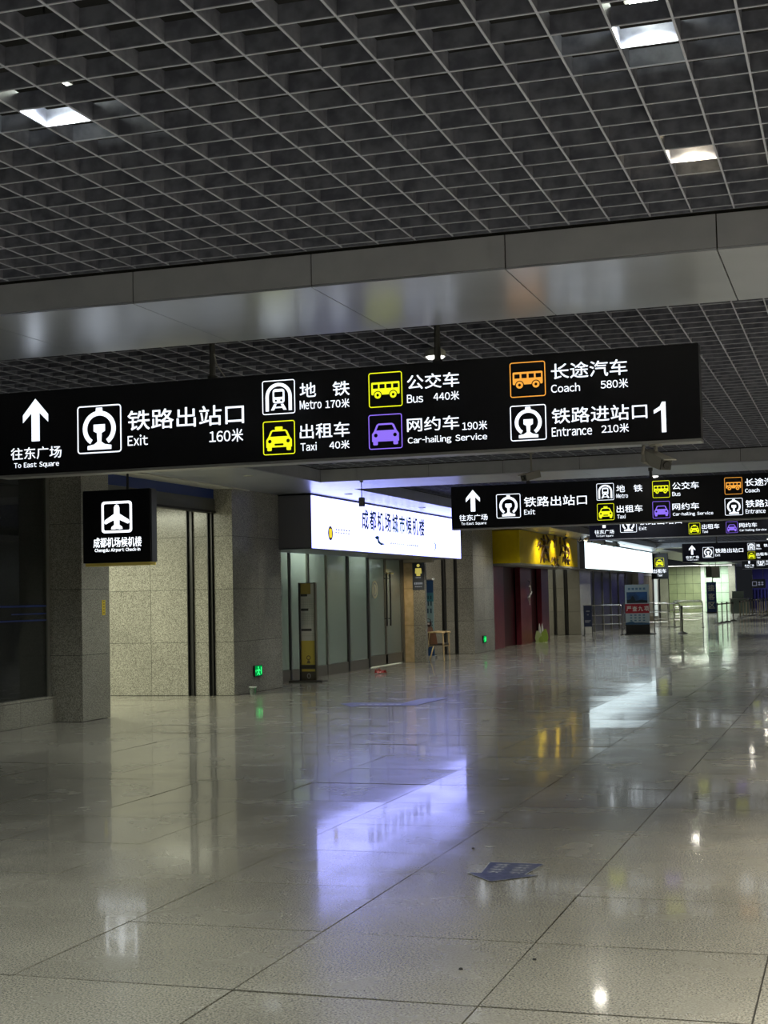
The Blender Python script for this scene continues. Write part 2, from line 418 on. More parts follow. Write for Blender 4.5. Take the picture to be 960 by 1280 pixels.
# ---- window_1: dark glass shopfront on a granite plinth, far left
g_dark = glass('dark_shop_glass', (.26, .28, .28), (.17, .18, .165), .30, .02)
w1 = B().box(-10.9, -10.47, 2.0, 17.62, 0.0, 0.33).build('window_1', M_core); tag(w1, kind='structure')
yy = 17.62
while yy > 3:
    B().box(-10.47, -10.445, max(yy-.9, 2)+.003, yy-.003, .004, .325).build('slab', M_granite, w1)
    B().box(-10.9, -10.445, max(yy-.9, 2)+.003, yy-.003, .331, .36).build('slab', M_granite, w1); yy -= .9
stripe = principled('blue_stripe_film', (0.012, 0.03, 0.17), .4)
for k in range(6):
    ya, yb = 17.58-2.2*(k+1), 17.58-2.2*k
    p = B().box(-10.562, -10.55, ya+.02, yb-.02, .36, ZB-.01).build('pane', g_dark, w1)
    for z0, z1 in ((1.385, 1.405), (1.475, 1.492), (1.575, 1.60)):
        B().box(-10.549, -10.547, ya+.02 if z0 != 1.475 else ya+1.3, yb-.02, z0, z1).build('stripe', stripe, p)
    B().box(-10.59, -10.53, yb-.03, yb+.03, .36, ZB-.01).build('mullion', principled('mullion_grey', (.3, .3, .27), .4, .5), w1)
# dim things behind that glass: a back wall and a brown locker
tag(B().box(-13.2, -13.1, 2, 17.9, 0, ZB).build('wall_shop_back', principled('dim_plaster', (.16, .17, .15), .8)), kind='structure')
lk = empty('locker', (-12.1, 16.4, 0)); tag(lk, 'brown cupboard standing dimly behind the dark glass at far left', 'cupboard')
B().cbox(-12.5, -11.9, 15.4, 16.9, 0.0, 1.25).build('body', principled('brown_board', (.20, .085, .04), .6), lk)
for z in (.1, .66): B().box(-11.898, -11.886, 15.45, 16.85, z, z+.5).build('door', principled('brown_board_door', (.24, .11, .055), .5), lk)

# ---- window_2: satin glass front of the check-in hall
g_film = glass('satin_green_glass', (.64, .71, .67), (.54, .58, .57), .45, .05)
fr_m = principled('bronze_frame', (.21, .20, .175), .36, .6)
frd_m = principled('dark_frame', (.06, .06, .06), .4, .5)
w2 = B().box(-10.69, -10.61, 24.9, 34.28, 2.56, ZB-.02).build('window_2', fr_m); tag(w2, kind='structure')
edges = [24.9, 25.86, 26.72, 27.73, 28.81, 30.17, 31.55]
for i, (a, b) in enumerate(zip(edges, edges[1:])):
    B().box(-10.655, -10.643, a+.03, b-.03, .22, 2.56).build('pane', g_film, w2)
    B().box(-10.685, -10.615, a+.005, b-.005, 0.0, .22).build('kick_rail', fr_m, w2)
    wd = .05 if i in (2, 4, 5) else .028
    B().box(-10.70, -10.60, b-wd, b+wd, 0, 2.57).build('mullion', frd_m if i in (1, 4, 5) else fr_m, w2)
d1 = empty('door_1', (-10.65, 32.9, 0)); tag(d1, kind='structure')
for (a, b) in ((31.62, 32.86), (32.88, 34.16)):
    lf = B().box(-10.655, -10.643, a+.06, b-.06, .26, 2.50).build('pane', g_film, d1)
    fb = B(); fb.box(-10.68, -10.62, a, a+.06, .02, 2.55); fb.box(-10.68, -10.62, b-.06, b, .02, 2.55); fb.box(-10.68, -10.62, a, b, .02, .26); fb.box(-10.68, -10.62, a, b, 2.50, 2.55)
    fb.build('leaf_frame', fr_m, d1)
    hy = b-.10 if a < 32 else a+.16
    B().tube([(-10.56, hy, .93), (-10.56, hy, 2.19)], .022, 10).tube([(-10.62, hy, 1.1), (-10.56, hy, 1.1)], .012, 8).tube([(-10.62, hy, 2.05), (-10.56, hy, 2.05)], .012, 8).build('handle', M_dsteel, d1, smooth=True)
B().box(-10.58, -10.55, 32.62, 33.3, 2.155, 2.185).build('lock_bar', M_steel, d1)
B().box(-10.70, -10.60, 34.17, 34.28, 0, 2.57).build('jamb', fr_m, d1)
# handle on the near fixed leaf and round stickers on the glass
B().tube([(-10.54, 25.80, .92), (-10.54, 25.80, 2.19)], .025, 10).tube([(-10.62, 25.80, 1.1), (-10.54, 25.80, 1.1)], .013, 8).tube([(-10.62, 25.80, 2.0), (-10.54, 25.80, 2.0)], .013, 8).build('handle', M_blackm, w2, smooth=True)
for (y, z, c, nm) in ((26.18, 1.80, (.45, .52, .52), 'sticker_a'), (32.12, 1.79, (.55, .56, .42), 'sticker_b')):
    B().prism(wallp(y, z, -10.642), arc(0, 0, .21, 0, 345, 23), 0, .002).build('sticker', principled(nm, c, .6), w2)
    s = B(); s.strip(wallp(y, z, -10.6395), arc(0, 0, .165, 0, 345, 23), arc(0, 0, .125, 0, 345, 23)); s.flat(wallp(y, z, -10.6395), [(-.03, -.1), (.03, -.1), (.05, .02), (0, .11), (-.05, .02)])
    s.build('sticker_mark', principled('sticker_ink', (.2, .24, .24), .6), w2)
# room behind: pale green wall and a sloping stair soffit seen through the glass
tag(B().box(-14.2, -14.1, 24.9, 34.9, 0, ZB).build('wall_checkin_back', principled('pale_green_paint', (.50, .60, .47), .7)), kind='structure')
st = empty('staircase', (-13.3, 29.5, 0)); tag(st, 'brown sloping stair rails seen dimly through the satin glass', 'staircase')
for x in (-12.6, -13.5):
    B().prism(lambda a, b, d, x=x: (x+d, a, b), [(26.6, 3.35), (27.0, 3.35), (33.6, .15), (33.2, 0), (32.9, 0)], 0, .09).build('stringer', principled('stair_brown', (.23, .16, .08), .5), st)
B().prism(lambda a, b, d: (-13.5+d, a, b), [(27.6, 2.86), (28.0, 2.86), (33.3, .30), (32.9, .30)], .1, .9).build('treads', principled('stair_tread', (.28, .23, .15), .6), st)

# ---- pier at the right end of the check-in front: wood panel and granite, with its header
pier = B().box(-10.62, -10.09, 34.33, 34.44, 0, 2.46).build('clad_pier', M_core); tag(pier, 'narrow pier, half pale wood and half granite, at the right end of the glass doors', 'pier')
wood = grainy('pale_oak', (.50, .37, .19), (.62, .48, .27), 7, .5, detail=8)
for z0, z1 in ((.004, .9), (.906, 1.8), (1.806, 2.43)):
    B().box(-10.62, -10.375, 34.30, 34.33, z0, z1).build('wood_panel', wood, pier)
    B().box(-10.368, -10.09, 34.30, 34.33, z0, z1).build('slab', M_granite, pier)
    B().box(-10.09, -10.065, 34.30, 34.44, z0, z1).build('slab', M_granite, pier)
tag(B().box(-10.66, -9.85, 34.28, 34.42, 2.44, 2.56).build('trim_2', principled('header_beige', (.42, .37, .28), .5)), kind='structure')

# ================================================================== OVERHEAD DIRECTION SIGNS
SY, SX0, SX1, SZ0, SZ1 = 10.4, -6.70, -1.0, 2.65, 3.35
def sbox(x0, x1, y0, y1):
    """pixel box on the front sign -> (a0, a1, b0, b1) relative to the sign's lower centre"""
    cy = (y0+y1)/2; h = (y1-y0) - .057*(x1-x0); cx = (x0+x1)/2
    A, Bq = at_y(x0, cy+.057*(cx-x0), SY), at_y(x1, cy-.057*(x1-cx), SY)
    T, U = at_y(cx, cy-h/2, SY), at_y(cx, cy+h/2, SY)
    return A.x, Bq.x, U.z, T.z
def rail_mark(b, pl, d):
    """China-Railway style emblem: open ring with crown and a rail section"""
    o = arc(.5, .51, .375, -56, 236, 30); i = arc(.5, .51, .275, -56, 236, 30)
    b.strip(pl, o, i, d, closed=False)
    b.flat(pl, [(.42, .86), (.58, .86), (.57, .95), (.43, .95)], d)
    b.flat(pl, [(.37, .60), (.63, .60), (.63, .46), (.555, .42), (.545, .24), (.62, .185), (.77, .16), (.77, .075), (.23, .075), (.23, .16), (.38, .185), (.455, .24), (.445, .42), (.37, .46)], d)
def metro_mark(b, k, pl, d):
    b.strip(pl, [(.10, .1)]+arc(.5, .52, .40, 180, 0, 16)+[(.90, .1)], [(.20, .1)]+arc(.5, .52, .30, 180, 0, 16)+[(.80, .1)], d, closed=False)
    b.flat(pl, rrect(.32, .68, .32, .74, .08), d)
    b.flat(pl, [(.36, .30), (.44, .30), (.36, .12), (.26, .12)], d); b.flat(pl, [(.64, .30), (.56, .30), (.64, .12), (.74, .12)], d)
    b.flat(pl, [(.36, .22), (.64, .22), (.66, .18), (.34, .18)], d)
    k.flat(pl, rrect(.37, .63, .50, .66, .03), d+.0015); k.flat(pl, arc(.42, .40, .035, 0, 330, 11), d+.0015); k.flat(pl, arc(.58, .40, .035, 0, 330, 11), d+.0015)
def car_mark(b, k, pl, d, taxi):
    b.flat(pl, [(.30, .74), (.70, .74), (.76, .70), (.84, .52), (.90, .44), (.90, .22), (.10, .22), (.10, .44), (.16, .52), (.24, .70)], d)
    b.flat(pl, rrect(.13, .27, .12, .28, .03), d); b.flat(pl, rrect(.73, .87, .12, .28, .03), d)
    if taxi: b.flat(pl, rrect(.38, .62, .74, .83, .02), d)
    k.flat(pl, [(.30, .69), (.70, .69), (.77, .54), (.23, .54)], d+.0015)
    k.flat(pl, arc(.215, .40, .055, 0, 330, 11), d+.0015); k.flat(pl, arc(.785, .40, .055, 0, 330, 11), d+.0015)
    if taxi: k.flat(pl, rrect(.36, .64, .27, .33, .02), d+.0015)
def bus_mark(b, k, pl, d):
    b.flat(pl, rrect(.08, .92, .36, .72, .03), d)
    for cx in (.27, .73): b.flat(pl, arc(cx, .35, .10, 0, 345, 23), d+.002); k.strip(pl, arc(cx, .35, .125, 0, 345, 23), arc(cx, .35, .10, 0, 345, 23), d+.001); k.flat(pl, arc(cx, .35, .04, 0, 330, 11), d+.003)
    for a in (.13, .33, .53, .73): k.flat(pl, rrect(a, a+.15, .54, .66, .01), d+.0015)
def frame_ring(b, pl, th, d, rad=.07):
    b.strip(pl, rrect(0, 1, 0, 1, rad), rrect(th, 1-th, th, 1-th, rad*.6), d)
def sub(pl, a0, a1, b0, b1):
    return lambda a, b, d=0.0: pl(a0+a*(a1-a0), b0+b*(b1-b0), d)
def icon(parent, pl, box, kind, mat):
    p = sub(pl, *box); fr = B(); frame_ring(fr, p, .026, .004); f = fr.build('icon_frame', mat, parent)
    b = B(); k = B()
    if kind == 'rail': rail_mark(b, p, .004)
    elif kind == 'metro': metro_mark(b, k, p, .004)
    elif kind == 'taxi': car_mark(b, k, p, .004, True)
    elif kind == 'car': car_mark(b, k, p, .004, False)
    elif kind == 'bus': bus_mark(b, k, p, .004)
    b.build('pictogram', mat, f)
    if k.v: k.build('pictogram_cutout', M_black, f)
def write(parent, pl, body, box, mat=None, bold=.007, name='lettering'):
    h = box[3]-box[2]
    if ' ' in body:                                    # one part for each word
        vs, fs = text_geo(body)
        for k in range(body.count(' ')+1):
            keep = [f for f, q in zip(fs, WORD[body]) if q == k]; used = sorted({i for f in keep for i in f}); ix = {v: n for n, v in enumerate(used)}
            b = B()
            for n, (da, db) in enumerate(((-1, -1), (1, -1), (-1, 1), (1, 1))):
                b.raw([pl(box[0]+da*bold*h+vs[i][0]*(box[1]-box[0]), box[2]+db*bold*h+vs[i][1]*h, .004+n*.00015) for i in used], [tuple(ix[i] for i in f) for f in keep])
            b.build(name, mat or E_white, parent)
        return
    return B().text(pl, body, *box, .004, bold*h).build(name, mat or E_white, parent)

SIGN_ICONS = [((97, 152, 505, 568), 'rail', 0), ((328, 369, 474, 519), 'metro', 0), ((329, 369, 525, 569.5), 'taxi', 1), ((461, 503, 464, 510), 'bus', 1),
              ((461, 503, 516.5, 562.5), 'car', 2), ((637.5, 682, 451, 497.5), 'bus', 3), ((638, 683, 505, 552), 'rail', 0)]
SIGN_TEXT = [('往东广场', (14, 77, 557, 575.5)), ('To East Square', (18, 74, 576, 587)), ('铁路出站口', (160, 305, 505, 538)), ('Exit', (160, 185, 543, 557.5)),
             ('地', (375, 395, 478, 497)), ('铁', (416, 437, 476, 495)), ('出租车', (375, 437, 527, 549)), ('Taxi', (376, 396, 552.5, 564)),
             ('公交车', (509, 574, 465, 487)), ('Bus', (509, 529, 492.5, 504)), ('网约车', (509, 574, 519, 540)), ('Car-hailing Service', (510, 609, 541, 557)),
             ('长途汽车', (689, 784, 449, 474)), ('Coach', (689, 725, 478.5, 491)), ('铁路进站口', (690, 809, 504, 530)), ('Entrance', (690, 740, 532, 546)), ('Metro', (375, 402, 499.5, 512))]
SIGN_DIST = [('160米', (262, 304, 535.5, 554)), ('170米', (407, 437, 498, 511)), ('40米', (412, 437, 550, 562)), ('440米', (542, 574, 488.5, 501.5)), ('190米', (578, 609, 525.5, 538.5)),
             ('580米', (751, 785, 473, 486.5)), ('210米', (752, 786, 529, 542))]
def direction_sign(with_dist, label):
    root = empty('hanging_direction_sign', ((SX0+SX1)/2, SY, SZ0)); tag(root, label, 'sign', 'black direction signs hanging across the hall')
    B().cbox(SX0, SX1, SY, SY+.16, SZ0+.022, SZ1, .004).build('case', M_black, root)
    B().box(SX0, SX1, SY-.004, SY+.164, SZ0, SZ0+.02).build('bottom_rail', M_trim, root)
    pl = front(0, 0, SY)
    for px_, kind, c in SIGN_ICONS: icon(root, pl, sbox(*px_), kind, (E_white, E_yellow, E_purple, E_orange)[c])
    a = sbox(29, 60.5, 497.5, 552.5); p = sub(pl, *a)
    B().flat(p, [(.5, 1), (1, .62), (1, .44), (.66, .66), (.66, 0), (.34, 0), (.34, .66), (0, .44), (0, .62)], .004).build('arrow', E_white, root)
    for body, px_ in SIGN_TEXT: write(root, pl, body, sbox(*px_))
    for body, px_ in (SIGN_DIST if with_dist else []): write(root, pl, body, sbox(*px_))
    if with_dist: B().flat(sub(pl, *sbox(817.5, 832.5, 502, 541)), [(.62, 0), (1, 0), (1, 1), (.70, 1), (.52, .86), (.0, .74), (.0, .62), (.62, .74)], .004).build('numeral', E_white, root)
    return root
HANG = principled('hanger_grey', (.09, .09, .085), .45, .5)
def hangers(root, X, Y, z_top, z_bot, span=(.55, 2.60, 4.62)):
    for s in span:
        x = X+s
        B().tube([(x, Y+.08, z_bot), (x, Y+.08, z_top)], .026, 10).lathe((x, Y+.08, z_top-.05), [(.035, 0), (.035, .05)], 12).lathe((x, Y+.08, z_bot), [(.04, 0), (.04, .03)], 12).build('hanger', HANG, root, smooth=True)
s1 = direction_sign(True, 'large black direction sign nearest the camera, with distances and a big number 1')
hangers(s1, SX0, SY, ZG+.1, SZ1, (at_y(260, 440, SY).x-SX0, at_y(543, 430, SY).x-SX0))
xh = at_y(260, 440, SY).x
B().tube([(xh+.03, SY+.05, 3.55), (xh+.05, SY+.05, 3.46), (xh+.12, SY+.05, 3.36)], .006, 6).build('cable', principled('cable_grey', (.35, .35, .33), .5), s1)
s2 = direction_sign(False, 'second black direction sign from the camera, hanging below the second metal beam')
rest = [(s2, 22.75, -6.2, 2.665, ZB)]
proto = s2
for Y, X, Z, lab in ((35.0, -6.10, 2.87, 'third direction sign from the camera, mostly hidden behind the second one'),
                     (55.0, -6.13, 2.65, 'fourth direction sign from the camera, above the silver barriers'),
                     (78.0, -5.64, 2.66, 'farthest direction sign, small and half hidden behind the fourth')):
    c = copy_tree(proto); c['label'] = lab; rest.append((c, Y, X, Z, ZG+.08))
for o, Y, X, Z, zt in rest:
    o.location = (X+(SX1-SX0)/2, Y, Z); ORG[o.name] = Vector(o.location)
    hangers(o, X, Y, zt, Z+.70, (1.26, 3.21, 5.1))

# ---- surveillance cameras
def cctv(org, aim, label, scale, pipe_top, bend):
    """bullet camera on a drop pipe; org = bottom of the pipe"""
    root = empty('security_camera', (org[0], org[1], pipe_top)); tag(root, label, 'camera', 'surveillance cameras')
    grey = principled('camera_housing', (.33, .32, .29), .45); dk = principled('camera_dark', (.03, .03, .03), .3)
    o = Vector(org); d = Vector(aim).normalized(); s = scale
    B().tube([(o.x, o.y, pipe_top), o], .016*s, 10).lathe((o.x, o.y, pipe_top-.012), [(.05*s, 0), (.05*s, .012)], 14).build('drop_pipe', grey, root, smooth=True)
    if bend: B().tube([(o.x-.09*s, o.y, pipe_top), (o.x-.10*s, o.y, pipe_top-.07*s), (o.x-.085*s, o.y, pipe_top-.13*s), (o.x-.03*s, o.y, pipe_top-.165*s), o], .014*s, 8).build('cable_conduit', grey, root, smooth=True)
    side = d.cross(Vector((0, 0, 1))).normalized(); up = side.cross(d).normalized()
    def bx(l0, l1, w0, h0, h1, w1=None):
        vs = []
        for l, ww in ((l0, w0), (l1, w1 or w0)):
            for a, h in ((-1, h0), (1, h0), (1, h1), (-1, h1)): vs.append(o + d*l*s + side*a*ww*s + up*h*s)
        return vs, [(0, 1, 2, 3), (7, 6, 5, 4), (0, 4, 5, 1), (1, 5, 6, 2), (2, 6, 7, 3), (3, 7, 4, 0)]
    B().raw(*bx(-.11, .15, .047, -.105, -.02)).build('housing', grey, root)
    B().raw(*bx(-.12, .20, .054, -.019, -.010)).build('sun_shield', grey, root)
    B().raw(*bx(.151, .165, .044, -.10, -.024)).build('front_glass', dk, root)
    q = o + d*.166*s - up*.062*s; q2 = o + d*.175*s - up*.062*s
    B().tube([q, q2], .03*s, 14).build('lens', principled('lens_black', (.01, .01, .015), .08), root, smooth=True)
cctv((-1.33, 10.48, 2.60), (.60, -.70, -.32), 'grey bullet camera fixed under the nearest direction sign', .95, 2.65, True)
cctv((-4.64, 21.7, 3.47), (-.55, -.75, -.22), 'dark bullet camera hanging in front of the second beam', 1.15, ZG, False)

# ---- small sensor on a rod near the lightbox
sn = empty('hanging_sensor', (-7.72, 22.62+.1, ZB)); tag(sn, 'small grey sensor on a thin rod in front of the white lightbox', 'sensor')
B().tube([(-7.72, 22.72, ZB), (-7.72, 22.72, 3.26)], .008, 8).lathe((-7.72, 22.72, ZB-.02), [(.03, 0), (.03, .02)], 12).build('rod', HANG, sn, smooth=True)
B().cbox(-7.765, -7.675, 22.68, 22.76, 3.11, 3.26, .012).build('body', principled('sensor_grey', (.12, .12, .13), .45), sn)

# ---- airport check-in box sign
ck = empty('box_sign', (-9.34, 17.3, 2.12)); tag(ck, 'square black box sign with a white airplane, hung in front of the granite column', 'sign')
Yc = 17.28
p0, p1 = at_y(103, 613, Yc), at_y(188.5, 706, Yc)
X0, X1, Z0, Z1 = p0.x, p1.x, at_y(146, 706, Yc).z, at_y(146, 612, Yc).z
B().cbox(X0, X1, Yc, Yc+.17, Z0+.03, Z1, .006).build('case', M_black, ck)
B().box(X0+.04, X1-.012, Yc-.004, Yc+.172, Z0-.012, Z0+.028).build('bottom_rail', principled('brass_edge', (.85, .68, .16), .5), ck)
B().box(X1-.006, X1+.012, Yc+.02, Yc+.165, Z0+.03, Z1-.01).build('side_cover', principled('side_dark', (.07, .07, .08), .35, .4), ck)
B().tube([((X0+X1)/2+.13, Yc+.085, Z1), ((X0+X1)/2+.13, Yc+.085, ZB)], .018, 10).build('hanger', M_blackm, ck, smooth=True)
W, Hh = X1-X0, Z1-Z0
pc = sub(front(0, 0, Yc), X0+.285*W, X0+.735*W, Z0+.425*Hh, Z0+.845*Hh)
fr = B(); frame_ring(fr, pc, .075, .004, .10); fr.build('icon_frame', E_white2, ck)
pn = [(.5, .90), (.56, .87), (.59, .80), (.59, .60), (.90, .40), (.91, .31), (.86, .28), (.59, .41), (.585, .25), (.67, .19), (.69, .12), (.60, .11), (.5, .125)]
B().flat(pc, pn+[(1-x, y) for x, y in reversed(pn[1:-1])], .004).build('pictogram', E_white2, ck)
write(ck, front(0, 0, Yc), '成都机场候机楼', (X0+.16*W, X0+.87*W, Z0+.235*Hh, Z0+.365*Hh), E_white2, .007)
write(ck, front(0, 0, Yc), 'Chengdu Airport Check-in', (X0+.18*W, X0+.85*W, Z0+.165*Hh, Z0+.222*Hh), E_white2, .008)

# ---- yellow label on the first column
a, b_ = at_x(129.5, 769, -10.06), at_x(129.5, 750, -10.06)
r = empty('yellow_label', (-10.06, a.y, a.z)); tag(r, 'narrow yellow label stuck upright on the granite column below the airplane sign', 'label')
B().box(-10.0595, -10.055, a.y-.045, a.y+.045, a.z, b_.z).build('plate', principled('label_yellow', (.62, .47, .03), .5), r)
q = B()
for k in range(5): q.flat(wallp(a.y, a.z, -10.054), [(-.02, .025+k*.04), (.02, .025+k*.04), (.02, .045+k*.04), (-.02, .045+k*.04)])
q.build('small_lettering', principled('label_ink', (.25, .19, .02), .5), r)

# ---- distant taxi box sign
tk = empty('box_sign', (-9.14, 72.0, 2.2)); tag(tk, 'distant black box sign with a yellow taxi icon beside the far lightbox', 'sign')
B().cbox(-9.55, -8.74, 72.0, 72.16, 2.21, 3.47, .006).build('case', M_black, tk)
B().tube([(-9.14, 72.08, 3.47), (-9.14, 72.08, ZB)], .02, 8).build('hanger', M_blackm, tk)
icon(tk, front(0, 0, 72.0), (-9.36, -8.92, 2.80, 3.24), 'taxi', E_yellow)
write(tk, front(0, 0, 72.0), '出租车', (-9.46, -8.83, 2.50, 2.70), E_white, .01)
write(tk, front(0, 0, 72.0), 'Taxi', (-9.25, -9.03, 2.34, 2.45), E_white, .01)

# ================================================================== LIGHTBOXES
l1 = empty('lightbox_sign', (-9.5, 29.7, 2.52)); tag(l1, 'long glowing white lightbox with blue characters over the glass doors', 'lightbox')
cas = principled('lightbox_case', (.13, .13, .15), .45, .2)
YA, YB, ZA, ZC = 24.8, 35.3, 2.52, ZB-.012
bb = B(); bb.box(-10.60, -9.41, YA, YB, ZA, ZA+.02); bb.box(-10.60, -9.41, YA, YA+.02, ZA, ZC); bb.box(-10.60, -9.41, YB-.02, YB, ZA, ZC); bb.box(-10.60, -9.41, YA, YB, ZC-.02, ZC)
bb.build('case', cas, l1)
B().box(-9.409, -9.40, YA+.012, YB-.012, ZA+.01, ZC-.025).build('lit_face', E_box1, l1)
pl = wallp(0, 0, -9.40)
ink = principled('ink_slate_blue', (.02, .10, .20), .6); ink2 = principled('ink_grey', (.30, .33, .40), .6); ink3 = principled('ink_teal', (.02, .22, .30), .6)
def wpx(x0, x1, ytl, ybl, ytr, ybr):
    a, b = at_x(x0, ytl, -9.40), at_x(x0, ybl, -9.40); c, d = at_x(x1, ytr, -9.40), at_x(x1, ybr, -9.40)
    return a.y, c.y, (b.z+d.z)/2, (a.z+c.z)/2
bx = wpx(451.5, 531, 638, 661.5, 648, 669.5)
y0, y1, z0, z1 = bx
name_s = '成都机场城市候机楼'; n = len(name_s); st_ = (y1-y0)/n
for i, ch in enumerate(name_s): B().text(pl, ch, y0+i*st_+.05*st_, y0+(i+1)*st_-.14*st_, z0, z1, .002, .009).build('character', ink, l1)
cy, cz = at_x(413, 666.5, -9.4).y, at_x(413, 666.5, -9.4).z
B().prism(pl, [(cy+a, cz+b) for a, b in arc(0, 0, .135, 0, 345, 23)], .001, .003).build('logo_disc', principled('ink_dark', (.06, .05, .03), .6), l1)
B().prism(pl, [(cy+a, cz+b) for a, b in rrect(-.075, .075, -.085, .085, .03)], .0031, .005).build('logo_core', emit('logo_yellow', (.95, .75, .05), 1.0), l1)
y0, y1, z0, z1 = wpx(419, 438, 659, 667, 661, 668)
q = B()
for i in range(6): a = y0+(y1-y0)*i/6; q.flat(pl, [(a, z0), (a+.08, z0+.01), (a+.09, z0+.03), (a, z0+.02)], .002); q.flat(pl, [(a+.02, z0+.06), (a+.10, z0+.06), (a+.10, z0+.085), (a+.02, z0+.085)], .002)
q.build('small_lettering', ink2, l1)
y, z = at_x(474, 676, -9.4).y, at_x(474, 676, -9.4).z
B().flat(pl, [(y-.30, z+.07), (y-.14, z+.10), (y+.0, z+.09), (y-.02, z+.02), (y+.08, z-.03), (y+.40, z-.06), (y+.12, z-.09), (y-.08, z-.05), (y-.12, z+.02), (y-.22, z+.03)], .002).build('bird_logo', ink3, l1)
y, z = at_x(544, 683, -9.4).y, at_x(544, 683, -9.4).z
B().tube([pl(y-.15, z+.12, .003), pl(y, z+.05, .003), pl(y+.03, z-.02, .003), pl(y-.1, z-.12, .003)], [.004, .014, .016, .004], 8).build('swirl_logo', ink3, l1)
q = B()
y = at_x(488, 680, -9.4).y; z = at_x(488, 680, -9.4).z
for i in range(14): q.flat(pl, [(y+i*.15, z), (y+i*.15+.10, z), (y+i*.15+.10, z+.03), (y+i*.15, z+.03)], .002)
q.build('small_lettering', principled('ink_pale', (.55, .58, .70), .6), l1)

l2 = empty('lightbox_sign', (-9.5, 61.8, 2.50)); tag(l2, 'distant blank lightbox glowing pure white beyond the yellow shop sign', 'lightbox')
bb = B(); ya, yb = 52.9, 71.3; bb.box(-10.4, -9.41, ya, yb, 2.50, 2.52); bb.box(-10.4, -9.41, ya, ya+.02, 2.5, 3.5); bb.box(-10.4, -9.41, yb-.02, yb, 2.5, 3.5); bb.box(-10.4, -9.41, ya, yb, 3.48, 3.5)
bb.build('case', cas, l2)
B().box(-9.409, -9.40, ya+.01, yb-.01, 2.51, 3.475).build('lit_face', E_box2, l2)

# ================================================================== LAMPS
def spot(parent, loc, power, col, size=2.3, blend=.6, rad=.05):
    d = bpy.data.lights.new('lamp_light', 'SPOT'); d.energy = power; d.color = col; d.spot_size = size; d.spot_blend = blend; d.shadow_soft_size = rad
    o = bpy.data.objects.new('lamp_light', d); COL.objects.link(o); o.parent = parent; o.location = Vector(loc)-ORG[parent.name]; return o
def recessed(x, y, label, mat, power, col):
    x = -0.81+CELL*(math.floor((x+0.81)/CELL)+.5)                      # centre of a grid cell
    y0c = 5.68 if y < 9 else [a for a, b in bays if a < y < b][0]+.03+CELL
    y = y0c+CELL*(math.floor((y-y0c)/CELL)+.5)
    root = empty('recessed_downlight', (x, y, ZG+.10)); tag(root, label, 'downlight', 'recessed downlights above the ceiling grid')
    B().lathe((x, y, ZG+.135), [(.075, 0), (.08, .0), (.065, .10), (.04, .12)], 20).build('reflector', principled('reflector_grey', (.25, .25, .24), .4), root, smooth=True)
    B().lathe((x, y, ZG+.100), [(.03, 0), (.055, .010), (.06, .028), (.04, .033)], 20).build('bulb', mat, root, smooth=True)
    for s in (-1, 1): B().tube([(x+s*.05, y, ZG+.24), (x+s*.055, y, ZV)], .006, 6).build('suspension_wire', M_dsteel, root)
    if power: spot(root, (x, y, ZG+.092), power, col, 2.5)
WH, WM = (0.95, 1.0, .92), (1.0, .86, .58)
recessed(-3.30, 5.50, 'recessed downlight glowing white at the upper left of the ceiling grid', E_lampw, LAMP_RECESSED, WH)
recessed(-0.69, 5.48, 'brightest recessed downlight at the upper right of the ceiling grid', E_lampw, LAMP_RECESSED, WH)
recessed(-0.69, 7.24, 'warm recessed downlight nearest the metal beam at right', E_lampy, LAMP_RECESSED*.6, WM)
recessed(-3.34, 7.26, 'unlit recessed downlight in the middle of the ceiling grid', principled('dead_bulb', (.4, .38, .33), .3), 0, WH)
for i, (x, y) in enumerate(((-5.9, 5.5), (-5.9, 7.24), (-3.3, 2.0), (-0.69, 2.0), (-5.9, 2.0), (-3.3, -1.5), (-0.69, -1.5))):  # unseen lamps added on the same spacing to light the near floor
    recessed(x, y, 'added recessed downlight out of view over the near floor, ' + ('left of the white one', 'left of the unlit one', 'middle of the row above', 'right of the row above', 'left of the row above', 'left of the row behind', 'right of the row behind')[i], E_lampw, LAMP_RECESSED, WH)
ORD = ('first', 'second', 'third', 'fourth', 'fifth', 'sixth', 'seventh', 'eighth', 'ninth', 'tenth', 'eleventh', 'twelfth')
for q, (ya, xs, pw) in enumerate(((14.2, (-7.8, -5.0, -2.0), .5), (18.4, (-7.8, -5.0, -2.0), .5), (26.0, (-7.7, -4.6, -1.5), .7), (30.5, (-7.7, -4.6, -1.5), .7), (34.6, (-7.7, -4.6, -1.5), .7), (41.0, (-7.7, -3.3), 1), (46.0, (-7.7, -3.3), 1),
        (56.0, (-7.7, -3.3), 2), (62.0, (-7.7, -3.3), 2), (70.5, (-6.6, -3.3), 2.2), (86.0, (-6.6, -3.3), 2.2), (98.0, (-7.6, -3.3), 2.6))):
    for i, x in enumerate(xs):  # lamps added out of sight above the blades as the main hall light
        recessed(x, ya, 'added downlight hidden above the grid, %s row beyond the first beam, %s from the left' % (ORD[q], ORD[i]), E_lampw, LAMP_RECESSED*pw*(2.2 if i == 0 and q < 2 else 1), WH)
